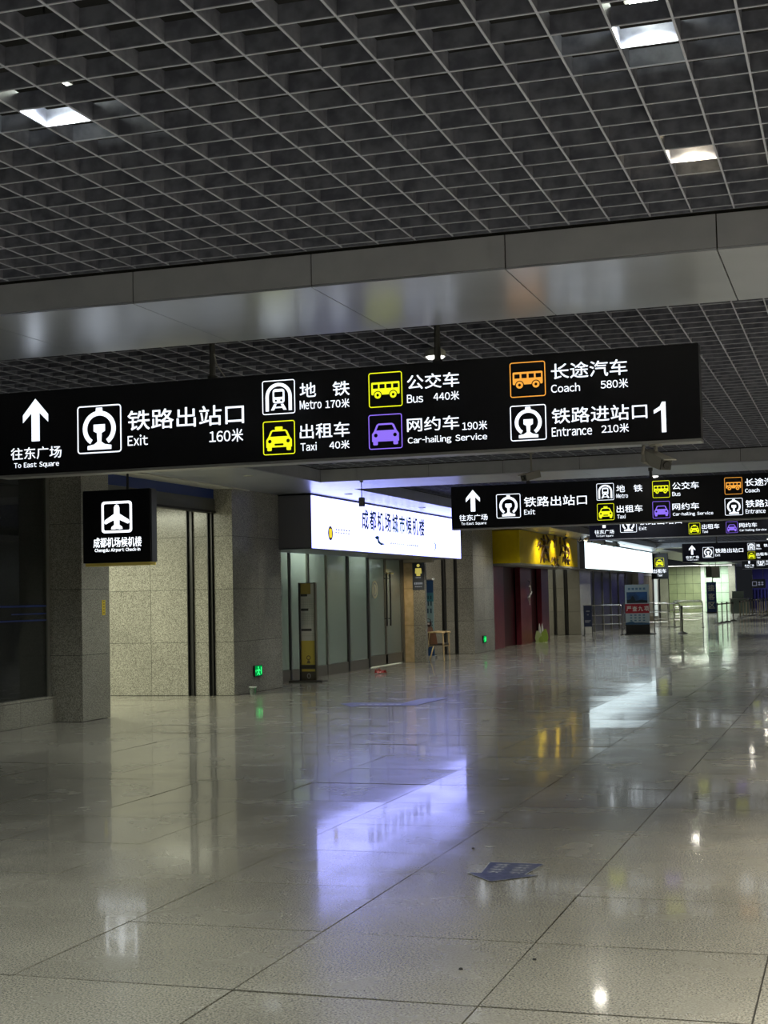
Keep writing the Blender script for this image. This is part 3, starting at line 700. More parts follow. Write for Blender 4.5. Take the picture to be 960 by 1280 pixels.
def dome(x, y, label, power, zt=ZG):
    root = empty('ceiling_lamp', (x, y, zt)); tag(root, label, 'lamp', 'round ceiling lamps under the grid')
    B().lathe((x, y, zt-.075), [(.085, 0), (.092, .0), (.088, .05), (.05, .075)], 20).build('housing', principled('lamp_housing', (.5, .5, .46), .4), root, smooth=True)
    B().lathe((x, y, zt-.098), [(.035, 0), (.068, .008), (.082, .023)], 20).build('diffuser', E_lampd, root, smooth=True)
    if power:
        d = bpy.data.lights.new('lamp_light', 'AREA'); d.shape = 'DISK'; d.size = .16; d.energy = power; d.color = (1.0, .96, .84)
        o = bpy.data.objects.new('lamp_light', d); COL.objects.link(o); o.parent = root; o.location = (0, 0, -.105)
ROW = (12.07, 19.3, 26.4, 31.2, 41.0, 48.4, 56.0, 62.5, 70.0, 77.0, 84.5, 91.0, 99.0, 105.0)
NUM = ('first', 'second', 'third', 'fourth', 'fifth', 'sixth', 'seventh', 'eighth', 'ninth', 'tenth', 'eleventh', 'twelfth', 'thirteenth', 'last')
for k, y in enumerate(ROW):
    dome(-3.4, y, 'round white ceiling lamp under the grid, %s from the camera in the middle row' % NUM[k], LAMP_DOME*(1 if k < 6 else 1.6))
def soffit_light(x, y, lit, label):
    so = empty('soffit_downlight', (x, y, ZB)); tag(so, label, 'downlight', 'small downlights in the side soffits')
    B().lathe((x, y, ZB-.012), [(.052, 0), (.075, 0), (.08, .012)], 20).build('rim', principled('rim_white', (.6, .6, .56), .4), so, smooth=True)
    B().lathe((x, y, ZB-.004), [(.01, 0), (.05, 0), (.05, .004)], 20).build('glass', E_lampd if lit else principled('dim_glass', (.25, .25, .22), .2), so)
    if lit: spot(so, (x, y, ZB-.03), lit, (1, .95, .82), 2.6 if x < 0 else 1.7, .8, .04)
soffit_light(-8.89, 20.74, 0, 'small unlit round downlight in the flat side soffit')
for k, y in enumerate((25.4, 30.2, 34.9, 39.7, 44.5, 49.3, 59.0, 68.5, 78.0, 88.0, 97.0)):
    soffit_light(-8.89, y, LAMP_SOFFIT*(1, 1, 1, 2, 2, 2, 4, 4, 4, 5, 5)[k], 'small lit downlight over the left wall, %s beyond the unlit one' % NUM[k])
for k, y in enumerate((-4.0, 0.5, 5.0, 9.2, 13.5, 18.0)):  # added unseen row, standing in for light on the blades from the right
    soffit_light(1.75, y, LAMP_SOFFIT*30, 'small added downlight in the right-hand side soffit out of view, %s in its row' % NUM[k])
# side soffit downlight and corridor lights
for k, y in enumerate((29.4, 33.2)):           # warm downlights in the underside of the lightbox, before the doors
    cd = empty('canopy_downlight', (-9.95, y, 2.52)); tag(cd, 'small warm downlight under the white lightbox, %s' % ('before the glass panes', 'before the glass doors')[k], 'downlight', 'canopy downlights')
    B().lathe((-9.95, y, 2.508), [(.04, 0), (.06, 0), (.064, .012)], 16).build('rim', principled('rim_white', (.6, .6, .56), .4), cd, smooth=True)
    B().lathe((-9.95, y, 2.514), [(.01, 0), (.038, 0), (.038, .004)], 16).build('glass', E_lampd, cd)
    spot(cd, (-9.95, y, 2.49), (16, 42)[k], (1, .84, .56), 2.75, .5, .03)
def tube_light(x, y, z, power, col, label, ln=1.2, rods=False):
    r = empty('tube_light', (x, y, z)); tag(r, label, 'light', 'corridor tube lights')
    B().box(x-ln/2, x+ln/2, y-.06, y+.06, z-.05, z).build('tray', principled('tray_white', (.6, .6, .58), .4), r)
    for s_ in ((-.4, .4) if rods else ()): B().tube([(x+ln*s_, y, z), (x+ln*s_, y, ZV-.002)], .012, 8).build('rod', M_dsteel, r)
    B().tube([(x-ln/2+.03, y, z-.065), (x+ln/2-.03, y, z-.065)], .014, 10).build('tube', E_lampd, r)
    d = bpy.data.lights.new('lamp_light', 'AREA'); d.shape = 'RECTANGLE'; d.size = ln; d.size_y = .1; d.energy = power; d.color = col
    o = bpy.data.objects.new('lamp_light', d); COL.objects.link(o); o.parent = r; o.location = (0, 0, -.085)
tube_light(-12.2, 20.3, 3.34, LAMP_SIDE, (.98, 1.0, .76), 'tube light inside the first side corridor')
tube_light(-14.6, 20.3, 3.34, LAMP_SIDE*.6, (.98, 1.0, .76), 'tube light deep inside the first side corridor')
tube_light(-12.6, 36.6, 3.34, LAMP_SIDE*.35, (1.0, .93, .76), 'tube light inside the corridor behind the blue banner')
tube_light(-12.6, 53.0, 3.34, LAMP_SIDE*.4, (1.0, .95, .74), 'tube light inside the corridor past the yellow shop')
tube_light(-12.3, 27.3, 3.45, LAMP_SIDE*4, (.92, 1.0, .86), 'tube light above the near stairs behind the satin glass')
tube_light(-12.3, 31.0, 3.45, LAMP_SIDE*2.2, (.92, 1.0, .86), 'tube light above the far stairs behind the satin glass')

# ================================================================== EXIT LIGHTS, LITTER, DECALS
def exit_light(y, z, X, label):
    r = empty('exit_light', (X, y, z-.11)); tag(r, label, 'exit sign', 'green exit lights low on the columns')
    B().cbox(X, X+.03, y-.17, y+.17, z-.10, z+.10, .008).build('case', M_blackm, r)
    pl = wallp(y, z, X+.031); b = B()
    b.flat(pl, arc(-.01, .055, .022, 0, 330, 11)); b.flat(pl, [(-.05, .025), (.04, .03), (.075, 0), (.06, -.015), (.03, .008), (.02, -.03), (.06, -.07), (.04, -.082), (-.01, -.045), (-.06, -.075), (-.075, -.06), (-.02, -.02), (-.03, .005), (-.07, -.01), (-.08, .005)])
    b.flat(pl, [(.10, -.06), (.14, -.06), (.14, .06), (.10, .06)]); b.flat(pl, [(-.14, 0), (-.11, .035), (-.11, -.035)])
    b.build('running_figure', E_green, r)
    B().flat(wallp(y, z, X+.0304), rrect(-.155, .155, -.088, .088, .01)).build('green_panel', emit('exit_green_dim', (.0, .30, .06), .8), r)
exit_light(23.68, .37, -10.05, 'green exit light low on the column beside the glass doors')
exit_light(39.95, .37, -10.03, 'green exit light low on the column beside the red shopfront')

cup = empty('plastic_cup', (-9.80, 22.9, 0)); tag(cup, 'small clear plastic cup lying at the foot of the column', 'cup')
gl = principled('clear_plastic', (.75, .85, .78), .08, 0, Transmission_Weight=.85)
B().lathe((-9.80, 22.9, 0), [(.045, 0), (.048, .004), (.062, .125), (.066, .13), (.058, .128), (.044, .008)], 20).build('cup_body', gl, cup, smooth=True)
B().lathe((-9.80, 22.9, .13), [(.066, 0), (.069, .004), (.066, .009)], 20).build('rim', principled('cup_rim', (.8, .85, .8), .3), cup, smooth=True)

wrap = empty('food_wrapper', (-9.62, 29.35, 0)); tag(wrap, 'crumpled red wrapper on the floor before the glass doors', 'litter')
random.seed(3); vs = []; fs = []
for i in range(7):
    for j in range(7):
        vs.append((-9.62+(i-3)*.035+random.uniform(-.012, .012), 29.35+(j-3)*.04+random.uniform(-.012, .012), .004+abs(random.gauss(.04, .045))*(1.2 if (i+j) % 2 else .3)))
for i in range(6):
    for j in range(6): fs.append((i*7+j, (i+1)*7+j, (i+1)*7+j+1, i*7+j+1))
B().raw(vs, fs).build('foil', principled('red_foil', (.42, .03, .025), .35), wrap)
B().raw([(x, y, z+.012) for x, y, z in vs[20:30:1]], [(0, 1, 8, 7), (1, 2, 9, 8)]).build('inner_foil', principled('pink_foil', (.75, .4, .36), .4), wrap)
for i, (px_, py_) in enumerate(((591.5, 1061), (668, 1200), (576, 1212))):
    c = at_z(px_, py_); k = B(); k.lathe((c.x, c.y, 0), [(.002, .0005), (.010, .001), (.008, .007), (.002, .009)], 7)
    tag(k.build('gum_spot', M_blackm), ('black speck of litter left of the near blue floor arrow', 'dark speck on the tile right of the purple reflection, near the bottom', 'dark speck on the floor below the near blue arrow')[i], 'litter')

dec_blue = grainy('blue_decal', (.014, .025, .09), (.075, .082, .16), 30, .35, detail=6); dec_w = grainy('worn_white_print', (.22, .23, .27), (.48, .49, .52), 40, .4, detail=5)
d = empty('floor_arrow', (-2.0, 8.3, .003)); tag(d, 'worn blue arrow sticker on the near floor, pointing to the camera', 'floor sticker', 'blue arrow stickers on the floor')
def P(lst): return [tuple(at_z(*q)[:2]) for q in lst]
fl = floorp(0, 0, .0035)
arrow_px = [(588, 1092.3), (604, 1092.6), (614, 1079), (676, 1081.2), (643, 1096), (657, 1097.5), (640, 1101), (619, 1103.2)]
arrow_pts = [(-2.15, 8.58), (-1.83, 8.58), (-1.87, 8.24), (-1.79, 8.24), (-2.01, 8.02), (-2.20, 8.24), (-2.12, 8.24)]
B().prism(fl, arrow_pts, 0, .0008).build('sticker', dec_blue, d)
q = B()
for i in range(2):
    for j in range(4):
        a, b_ = -2.10+i*.13, 8.515-j*.075
        q.flat(fl, [(a, b_), (a+.085, b_), (a+.085, b_+.014), (a, b_+.014)], .0012); q.flat(fl, [(a+.01, b_-.025), (a+.03, b_-.025), (a+.045, b_+.0), (a+.03, b_+.0)], .0012); q.flat(fl, [(a+.055, b_-.028), (a+.07, b_-.028), (a+.07, b_-.004), (a+.055, b_-.004)], .0012)
q.build('worn_lettering', dec_w, d)
e = B()
pts = arrow_pts
for (a, b_), (c_, d_) in zip(pts, pts[1:]+pts[:1]):
    v = Vector((c_-a, d_-b_)); n_ = Vector((-v.y, v.x)).normalized()*.007
    e.flat(fl, [(a, b_), (c_, d_), (c_+n_.x, d_+n_.y), (a+n_.x, b_+n_.y)], .0011)
e.build('white_edge', dec_w, d)
d = empty('floor_arrow', (-6.9, 21.3, .003)); tag(d, 'long blue arrow sticker on the floor in front of the first corridor', 'floor sticker', 'blue arrow stickers on the floor')
far_pts = P([(425, 880), (442, 878.5), (503, 879), (528, 873.5), (562, 872.5), (541, 877), (520, 882), (450, 882.5), (440, 884)])
B().prism(fl, far_pts, 0, .0008).build('sticker', dec_blue, d)
q = B()
for i in range(6):
    a = at_z(450+i*9, 880.4); b_ = at_z(456+i*9, 880.4); c_ = at_z(456+i*9, 881.3); f_ = at_z(450+i*9, 881.3)
    q.flat(fl, [tuple(v[:2]) for v in (a, b_, c_, f_)], .0012)
q.build('worn_lettering', dec_w, d)

# ================================================================== THINGS ALONG THE LEFT WALL
# ---- timetable stand before the glass
r = empty('information_stand', (-10.13, 26.4, 0)); tag(r, 'slim upright information board, white over yellow, before the glass front', 'information board')
bz = principled('bronze_stand', (.16, .14, .10), .4, .5)
B().cbox(-10.49, -9.80, 26.26, 26.62, 0, .035, .006).build('base', principled('base_dark', (.07, .065, .055), .4, .5), r)
B().box(-10.30, -9.965, 26.42, 26.47, .035, 1.915).build('frame', bz, r)
B().box(-10.305, -10.278, 26.38, 26.475, .035, 1.92).build('side_rail', M_dsteel, r); B().box(-9.985, -9.96, 26.38, 26.475, .035, 1.92).build('side_rail', bz, r)
pl = front(0, 0, 26.419)
def patch(b, x0, x1, z0, z1, d=.001): return b.flat(pl, [(x0, z0), (x1, z0), (x1, z1), (x0, z1)], d)
bx0, bx1 = -10.275, -9.988
patch(B(), bx0, bx1, .40, 1.90).build('white_sheet', principled('paper_white', (.62, .60, .54), .5), r)
patch(B(), bx0, bx0+.21, 1.70, 1.905, .002).build('ochre_header', principled('print_ochre', (.38, .28, .06), .5), r)
patch(patch(B(), bx0, bx1, .335, .80, .002), bx0, bx1, .205, .25, .002).build('yellow_sheet', principled('print_yellow', (.62, .48, .08), .5), r)
q = B()
for a, b_, c in ((1.655, 1.70, .14), (1.375, 1.42, .16), (.985, 1.03, .22)): patch(q, bx0+.005, bx0+c, b_-.045, b_, .003)
patch(q, bx0, bx1, .265, .325, .003); q.build('dark_heading', principled('print_dark', (.05, .048, .04), .5), r)
q = B()
for k in range(9):
    z = 1.33-k*.035 if k < 7 else .93-(k-7)*.04; patch(q, bx0+.015, bx1-.015, z, z+.004, .003)
for k in range(6): z = 1.60-k*.035; patch(q, bx0+.015, bx1-.015, z, z+.004, .003)
for k in range(7): x = bx0+.02+k*.04; patch(q, x, x+.003, 1.06, 1.33, .003); patch(q, x, x+.003, 1.44, 1.6, .003)
q.build('printed_table', principled('print_grey', (.30, .29, .26), .5), r)
q = B(); q.strip(pl, [(-10.13+a, .47+b_) for a, b_ in arc(0, 0, .045, 0, 345, 23)], [(-10.13+a, .47+b_) for a, b_ in arc(0, 0, .028, 0, 345, 23)], .003); q.flat(pl, [(-10.17, .36), (-10.09, .36), (-10.11, .42), (-10.15, .42)], .003)
q.build('printed_emblem', principled('print_brown', (.16, .12, .05), .5), r)
q = B(); q.strip(pl, [(-10.13+a*.75, .12+b_) for a, b_ in arc(0, 0, .05, 0, 345, 23)], [(-10.13+a*.5, .12+b_*.75) for a, b_ in arc(0, 0, .05, 0, 345, 23)], .002); q.build('foot_emblem', principled('emblem_white', (.6, .6, .58), .5), r)

# ---- slate wall sign on the pier
r = empty('wall_sign', (-10.22, 34.29, 1.77)); tag(r, 'slate wall sign with a yellow figure at the top of the pier', 'sign')
B().box(-10.372, -10.075, 34.272, 34.299, 1.77, 2.43).build('plate', principled('slate_plate', (.055, .065, .09), .4), r)
pl = front(-10.22, 1.77, 34.271); b = B()
b.flat(pl, arc(0, .595, .04, 0, 345, 15)); b.flat(pl, [(-.075, .53), (.075, .53), (.085, .40), (.05, .40), (.05, .34), (-.05, .34), (-.05, .40), (-.085, .40)])
b.build('figure', emit('figure_yellow', (.85, .72, .16), .55), r)
b = B()
for z, wd in ((.29, .07), (.16, .11), (.135, .11), (.07, .09)):
    for k in range(5): b.flat(pl, [(-wd+k*wd*.4, z), (-wd+k*wd*.4+wd*.28, z), (-wd+k*wd*.4+wd*.28, z+.018), (-wd+k*wd*.4, z+.018)])
b.build('small_lettering', emit('plate_text', (.8, .85, .9), .3), r)

# ---- roll-up banner in the second corridor
r = empty('roll_up_banner', (-10.8, 36.3, 0)); tag(r, 'tall blue and white roll-up banner standing behind the armchair', 'banner')
B().cbox(-11.22, -10.40, 36.2, 36.42, 0, .07, .01).build('base', M_trim, r)
B().box(-11.20, -10.43, 36.30, 36.306, .07, 2.03).build('sheet', principled('banner_pale_blue', (.24, .36, .38), .5), r)
pl = front(0, 0, 36.299)
b = B(); b.flat(pl, [(-11.20, 1.70), (-10.43, 1.70), (-10.43, 2.03), (-11.20, 2.03)], .001); b.flat(pl, [(-11.20, .07), (-10.43, .07), (-10.43, .36), (-11.20, .36)], .001); b.build('navy_print', principled('banner_navy', (.01, .06, .18), .5), r)
B().flat(pl, [(-11.20, 1.47), (-10.43, 1.47), (-10.43, 1.699), (-11.20, 1.699)], .001).build('teal_print', principled('banner_teal', (.04, .19, .24), .5), r)
b = B()
for z, n_, hh in ((1.53, 9, .09), (1.36, 9, .12), (1.17, 8, .12), (.93, 12, .03), (.84, 14, .03), (.60, 5, .1)):
    for k in range(n_): x = -11.12+k*.68/n_; b.flat(pl, [(x, z), (x+.68/n_*.45, z), (x+.68/n_*.45, z+hh), (x, z+hh)], .002)
b.build('printed_lettering', principled('banner_ink', (.015, .06, .09), .5), r)
B().tube([(-11.21, 36.305, 2.03), (-10.42, 36.305, 2.03)], .014, 8).build('top_bar', M_steel, r); B().tube([(-10.8, 36.34, .05), (-10.8, 36.34, 2.03)], .012, 8).build('pole', M_steel, r)
B().tube([(-10.43, 36.30, 2.05), (-10.40, 36.26, 2.06)], .03, 10).build('clip_lamp', principled('clip_white', (.8, .8, .78), .3), r)

# ---- wooden armchair with a bag
oak = principled('chair_beech', (.62, .46, .24), .45); lea = principled('chair_leather', (.17, .075, .04), .5)
r = empty('armchair', (-10.05, 35.25, 0)); tag(r, 'pale wooden armchair with brown back, between the pier and a granite column', 'chair')
x0, x1, ya, yb = -10.27, -9.81, 34.98, 35.50
for (x, y, top, lean) in ((x1, ya, .69, -.02), (x1, yb, .69, -.02), (x0, ya, .70, .10), (x0, yb, .70, .10)):
    B().tube([(x-(.06 if x == x0 else 0)+.0, y, 0), (x+lean*.6, y, .40), (x+lean, y, top)], [.017, .022, .02], 10).build('leg', oak, r, smooth=True)
for y in (ya, yb): B().tube([(x0-.02, y, .70), (x0+.2, y, .71), (x1+.03, y, .70)], [.02, .026, .022], 10).build('armrest', oak, r, smooth=True)
B().tube([(x0+.06, ya, .36), (x0+.06, yb, .36)], .016, 8).build('stretcher', oak, r); B().tube([(x1-.02, ya, .36), (x1-.02, yb, .36)], .016, 8).build('stretcher', oak, r)
B().cbox(x0+.08, x1-.01, ya+.03, yb-.03, .38, .43, .012).build('seat', principled('seat_dark', (.05, .045, .04), .6), r)
vs = [(x0-.02+.10*0, 0, 0)]
b = B(); b.raw([(x0+.10, ya+.02, .40), (x0+.14, ya+.02, .40), (x0+.02, ya+.02, .84), (x0-.02, ya+.02, .84), (x0+.10, yb-.02, .40), (x0+.14, yb-.02, .40), (x0+.02, yb-.02, .84), (x0-.02, yb-.02, .84)],
                [(0, 1, 2, 3), (7, 6, 5, 4), (0, 4, 5, 1), (1, 5, 6, 2), (2, 6, 7, 3), (3, 7, 4, 0)]); b.build('backrest', lea, r)
# side sling facing the camera
b = B(); b.raw([(x0+.03, ya-.012, .41), (x0+.30, ya-.012, .41), (x0+.26, ya-.012, .69), (x0+.02, ya-.012, .69), (x0+.03, ya-.004, .41), (x0+.30, ya-.004, .41), (x0+.26, ya-.004, .69), (x0+.02, ya-.004, .69)],
                [(0, 1, 2, 3), (7, 6, 5, 4), (0, 4, 5, 1), (1, 5, 6, 2), (2, 6, 7, 3), (3, 7, 4, 0)]); b.build('side_sling', lea, r)
g = empty('handbag', (-10.27, 35.2, .86)); tag(g, 'small dark bag perched on the back of the wooden armchair', 'bag')
B().lathe((-10.27, 35.2, .845), [(.05, 0), (.085, .03), (.09, .08), (.06, .115), (.02, .12)], 14).build('body', principled('bag_dark', (.03, .012, .012), .55), g, smooth=True)
B().tube([(-10.35, 35.2, .93), (-10.33, 35.2, 1.02), (-10.27, 35.2, 1.05), (-10.21, 35.2, 1.02), (-10.19, 35.2, .93)], .01, 8).build('strap', principled('bag_strap', (.05, .02, .02), .6), g, smooth=True)
B().box(-10.255, -10.205, 35.105, 35.118, .90, .94).build('clasp', principled('bag_pale', (.5, .45, .42), .5), g)

# ---- yellow shop sign
yel = grainy('yellow_panel', (.70, .50, .002), (.76, .55, .003), 3, .5, detail=3, spec=.2)
r = empty('shop_sign', (-9.9, 46.7, 2.48)); tag(r, 'bright yellow box sign with bronze brush characters over the red shopfront', 'sign')
for a, b_ in ((42.0, 44.3), (44.31, 46.6), (46.61, 49.0), (49.01, 51.35)): B().box(-9.44, -9.40, a, b_, 2.53, ZB-.02).build('yellow_panel', yel, r)
B().box(-10.49, -9.445, 42.0, 42.04, 2.53, ZB-.02).build('end_panel', yel, r)
B().box(-10.49, -9.38, 42.0, 51.4, 2.47, 2.525).build('bottom_trim', principled('sign_bottom_grey', (.30, .29, .26), .45, .3), r)
B().box(-10.49, -9.445, 42.05, 51.34, 2.53, 2.6).build('carcass', M_core, r)
B().box(-10.49, -9.42, 51.36, 51.9, 2.47, ZB-.02).build('grey_end_panel', M_fascia, r)
brz = principled('bronze_character', (.20, .12, .055), .35, .7)
def strokes(y0, z0, sy, sz, segs):
    b = B()
    for pts, rr in segs: b.tube([(-9.375, y0+a*sy, z0+c*sz) for a, c in pts], [x*sz for x in rr], 8)
    b.build('brush_character', brz, r, smooth=True)
pA, pB = at_x(671, 703, -9.4), at_x(685, 673, -9.4)
strokes(pA.y, pA.z, pB.y-pA.y, .88, [([(.0, .55), (.18, .72), (.30, .60), (.12, .45)], (.02, .05, .05, .02)), ([(.55, 1.0), (.6, .75), (.5, .35), (.55, 0)], (.04, .07, .06, .02)), ([(.8, 1.02), (1.0, .85), (.85, .7)], (.03, .05, .02)), ([(.35, .85), (.75, .8)], (.03, .04)), ([(.35, .62), (.9, .58)], (.03, .05)), ([(.45, .5), (.35, .2), (.25, .0)], (.05, .04, .02)), ([(.7, .5), (.85, .3), (1.0, .05)], (.05, .06, .02)), ([(.4, .38), (.85, .36)], (.03, .04)), ([(.55, .15), (.8, .12)], (.04, .03))])
pA, pB = at_x(699, 706, -9.4), at_x(710, 676, -9.4)
strokes(pA.y, pA.z, pB.y-pA.y, .88, [([(.1, 1.05), (.08, .8), (.2, .6), (.05, .35)], (.03, .05, .06, .03)), ([(.5, .95), (.62, .7), (.55, .4), (.62, .0)], (.05, .07, .06, .02)), ([(.35, .75), (.95, .68)], (.03, .05)), ([(.8, .7), (1.0, .5), (.85, .3)], (.04, .06, .03)), ([(.3, .52), (.85, .48)], (.04, .04)), ([(.4, .3), (.3, .1)], (.05, .02)), ([(.45, .25), (1.0, .2)], (.03, .05)), ([(.8, .25), (.95, .02)], (.05, .02))])
y, z = at_x(693, 696, -9.4).y, at_x(693, 696, -9.4).z
strokes(y-.7, z-.35, 1.4, .75, [([(.0, .2), (.2, .4), (.35, .3)], (.02, .04, .02)), ([(.4, .45), (.5, .2), (.45, 0)], (.03, .04, .02)), ([(.6, .4), (.9, .35)], (.03, .03)), ([(.65, .2), (.95, .1)], (.03, .03)), ([(.7, .5), (.8, .0)], (.03, .02)), ([(.1, .1), (.3, .05)], (.03, .02))])
strokes(y-.35, z+.30, .8, .5, [([(.2, .0), (.5, .5), (.4, .9)], (.03, .05, .03)), ([(.1, .5), (.9, .6)], (.03, .04)), ([(.7, .9), (.8, .1)], (.03, .02))])
for n_, yy in enumerate((46.9, 49.6)):
    t = empty('sign_spotlight', (-8.95, yy, ZB)); tag(t, 'small spotlight on the soffit above the yellow sign, %s one' % ('nearer', 'farther')[n_], 'spotlight', 'spotlights over the yellow sign')
    B().tube([(-8.95, yy, ZB), (-8.95, yy, ZB-.1)], .015, 8).build('stem', M_dsteel, t)
    B().tube([(-8.92, yy, ZB-.10), (-9.04, yy, ZB-.17)], [.045, .055], 12).build('head', M_dsteel, t, smooth=True)
    d = bpy.data.lights.new('lamp_light', 'SPOT'); d.energy = 34; d.color = (1, .88, .6); d.spot_size = 1.9; d.spot_blend = .7; d.shadow_soft_size = .03
    o = bpy.data.objects.new('lamp_light', d); COL.objects.link(o); o.parent = t; o.location = (-.10, 0, -.19)
    o.rotation_euler = Vector((-.45, 0, -.55)).to_track_quat('-Z', 'Y').to_euler()
t = empty('ceiling_pipe', (-8.6, 50.5, ZB)); tag(t, 'pale round pipe running under the soffit past the yellow sign', 'pipe')
B().tube([(-8.75, 49.5, ZB-.10), (-8.75, 56.5, ZB-.10)], .08, 14).build('pipe_run', principled('pipe_pale', (.42, .42, .38), .45), t, smooth=True)
for yy in (50.2, 53, 55.8): B().box(-8.84, -8.66, yy, yy+.04, ZB-.19, ZB).build('bracket', M_dsteel, t)

# ---- red shopfront
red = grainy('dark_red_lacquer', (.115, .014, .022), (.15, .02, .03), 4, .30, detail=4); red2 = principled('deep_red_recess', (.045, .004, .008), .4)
r = empty('red_shopfront', (-10.3, 45.7, 0)); tag(r, 'dark red lacquered shopfront with tall panels under the yellow sign', 'shopfront')
for a, b_ in ((41.55, 43.2), (45.5, 47.1), (48.75, 49.95)): B().cbox(-10.36, -10.19, a, b_, .0, 2.46, .012).build('lacquer_panel', red, r)
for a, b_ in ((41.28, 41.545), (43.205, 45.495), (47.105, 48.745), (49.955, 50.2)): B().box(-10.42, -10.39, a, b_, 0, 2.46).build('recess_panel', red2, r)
B().box(-10.45, -10.42, 41.3, 50.25, 0, 2.468).build('carcass', M_core, r)
o = empty('door_ornament', (-10.18, 46.45, 1.0)); tag(o, 'pale carved ornament hanging on the middle red panel', 'ornament')
pA, pB = at_x(658, 756, -10.18), at_x(662, 728, -10.18); h = pB.z-pA.z
B().tube([(-10.10, pA.y+.15, pA.z), (-10.10, pA.y+.05, pA.z+.3*h), (-10.10, pA.y+.35, pA.z+.55*h), (-10.10, pA.y+.2, pA.z+.8*h), (-10.10, pA.y+.3, pA.z+h)], [.02, .045, .05, .04, .02], 10).build('carving', principled('carving_white', (.62, .56, .54), .5), o, smooth=True)
B().tube([(-10.10, pA.y+.3, pA.z+h), (-10.178, pA.y+.3, pA.z+h+.06)], .008, 6).build('hook', M_dsteel, o)

# ---- green leaf display on the floor
r = empty('leaf_display', (-9.98, 47.6, 0)); tag(r, 'light green leaf-shaped floor display with two white spikes by the red shopfront', 'display')
lg = principled('leaf_green', (.26, .36, .06), .5); lg2 = principled('leaf_pale', (.42, .50, .22), .5)
def leaf(cx, cy, w, h, lean, m, th=.04):
    pts = [(0, 0), (.35*w, .06*h), (.5*w, .35*h), (.40*w, .7*h), (.1*w+lean, h), (-.05*w+lean, .97*h), (-.38*w, .68*h), (-.5*w, .35*h), (-.32*w, .06*h)]
    B().prism(front(cx, 0, cy), pts, -th/2, th/2).build('leaf', m, r)
leaf(-9.88, 47.55, .26, .46, .03, lg); leaf(-10.07, 47.50, .24, .40, -.06, lg2); leaf(-9.98, 47.66, .30, .38, 0, lg2); leaf(-9.97, 47.42, .16, .22, 0, lg)
for x in (-10.05, -9.955): B().lathe((x, 47.60, 0), [(.045, 0), (.05, .3), (.035, .5), (.008, .63)], 12).build('spike', principled('spike_white', (.55, .56, .52), .5), r, smooth=True)
B().cbox(-10.16, -9.80, 47.40, 47.74, 0, .025, .005).build('base', lg2, r)

# ================================================================== BARRIERS AND STANDEES
def barrier(x0, x1, Y, zs, label, top=1.13, rot=0):
    r = empty('steel_barrier', ((x0+x1)/2, Y, 0)); tag(r, label, 'barrier', 'stainless crowd barriers')
    c = .09
    B().tube([(x0, Y, .02), (x0, Y, top-c), (x0+c*.3, Y, top-c*.3), (x0+c, Y, top), (x1-c, Y, top), (x1-c*.3, Y, top-c*.3), (x1, Y, top-c), (x1, Y, .02)], .024, 10).build('hoop', M_steel, r, smooth=True)
    for z in zs: B().tube([(x0, Y, z), (x1, Y, z)], .018, 8).build('rail', M_steel, r, smooth=True)
    for x in (x0, x1): B().cbox(x-.035, x+.035, Y-.28, Y+.28, 0, .025, .006).build('foot', M_dsteel, r)
barrier(-9.84, -8.42, 54.8, (.42, .75), 'steel crowd barrier left of the blue standee')
barrier(-7.40, -6.42, 56.2, (.25, .55, .88), 'steel crowd barrier right of the blue standee')
barrier(-9.6, -7.7, 63.0, (.30, .72), 'steel crowd barrier farther back behind the standee')
barrier(-7.6, -6.4, 64.5, (.35, .60, .92), 'steel crowd barrier behind the lone black-footed post')
barrier(-8.6, -7.2, 72.5, (.35, .75), 'farthest steel crowd barrier, before the green panels')
def stanchion(x, y, label, belt_to=None, h=1.0, mat=None):
    r = empty('stanchion', (x, y, 0)); tag(r, label, 'stanchion', 'belt stanchions')
    B().lathe((x, y, 0), [(.19, 0), (.19, .02), (.11, .05), (.04, .085)], 16).build('base', M_blackm, r, smooth=True)
    B().lathe((x, y, .08), [(.03, 0), (.03, h-.20)], 12).build('post', mat or M_steel, r, smooth=True)
    B().lathe((x, y, h-.12), [(.042, 0), (.042, .11), (.02, .125)], 12).build('head', M_dsteel, r, smooth=True)
    if belt_to:
        (x2, y2), v = belt_to, None
        v = Vector((x2-x, y2-y)); n_ = Vector((-v.y, v.x)).normalized()*.004
        v = v.normalized()*.05; x, y, x2, y2 = x+v.x, y+v.y, x2-v.x, y2-v.y
        r = empty('queue_belt', ((x+x2)/2, (y+y2)/2, h-.07)); tag(r, label.replace('steel stanchion', 'dark belt starting at the steel stanchion').replace('bronze stanchion', 'dark belt starting at bronze stanchion'), 'belt', 'queue belts between stanchions')
        B().raw([(x+n_.x, y+n_.y, h-.10), (x2+n_.x, y2+n_.y, h-.10), (x2+n_.x, y2+n_.y, h-.04), (x+n_.x, y+n_.y, h-.04), (x-n_.x, y-n_.y, h-.10), (x2-n_.x, y2-n_.y, h-.10), (x2-n_.x, y2-n_.y, h-.04), (x-n_.x, y-n_.y, h-.04)],
                [(0, 1, 2, 3), (7, 6, 5, 4), (0, 4, 5, 1), (1, 5, 6, 2), (2, 6, 7, 3), (3, 7, 4, 0)]).build('belt', principled('belt_dark', (.06, .05, .04), .7), r)
stanchion(-6.30, 55.7, 'lone dark post with a black cone foot right of the standee', h=1.05, mat=M_dsteel)
mid = [(-6.32, 70.6), (-6.27, 72.5), (-6.2, 74.5), (-6.1, 77.0)]
for i, (x, y) in enumerate(mid): stanchion(x, y, 'steel stanchion in the middle-distance cluster, %s from the camera' % ('nearest', 'second', 'third', 'farthest')[i], mid[i+1] if i < 3 else None)
tan = principled('stanchion_bronze', (.55, .47, .34), .3, .9)
far_row = [(-6.28+.012*i, 84.0+2.35*i) for i in range(12)]
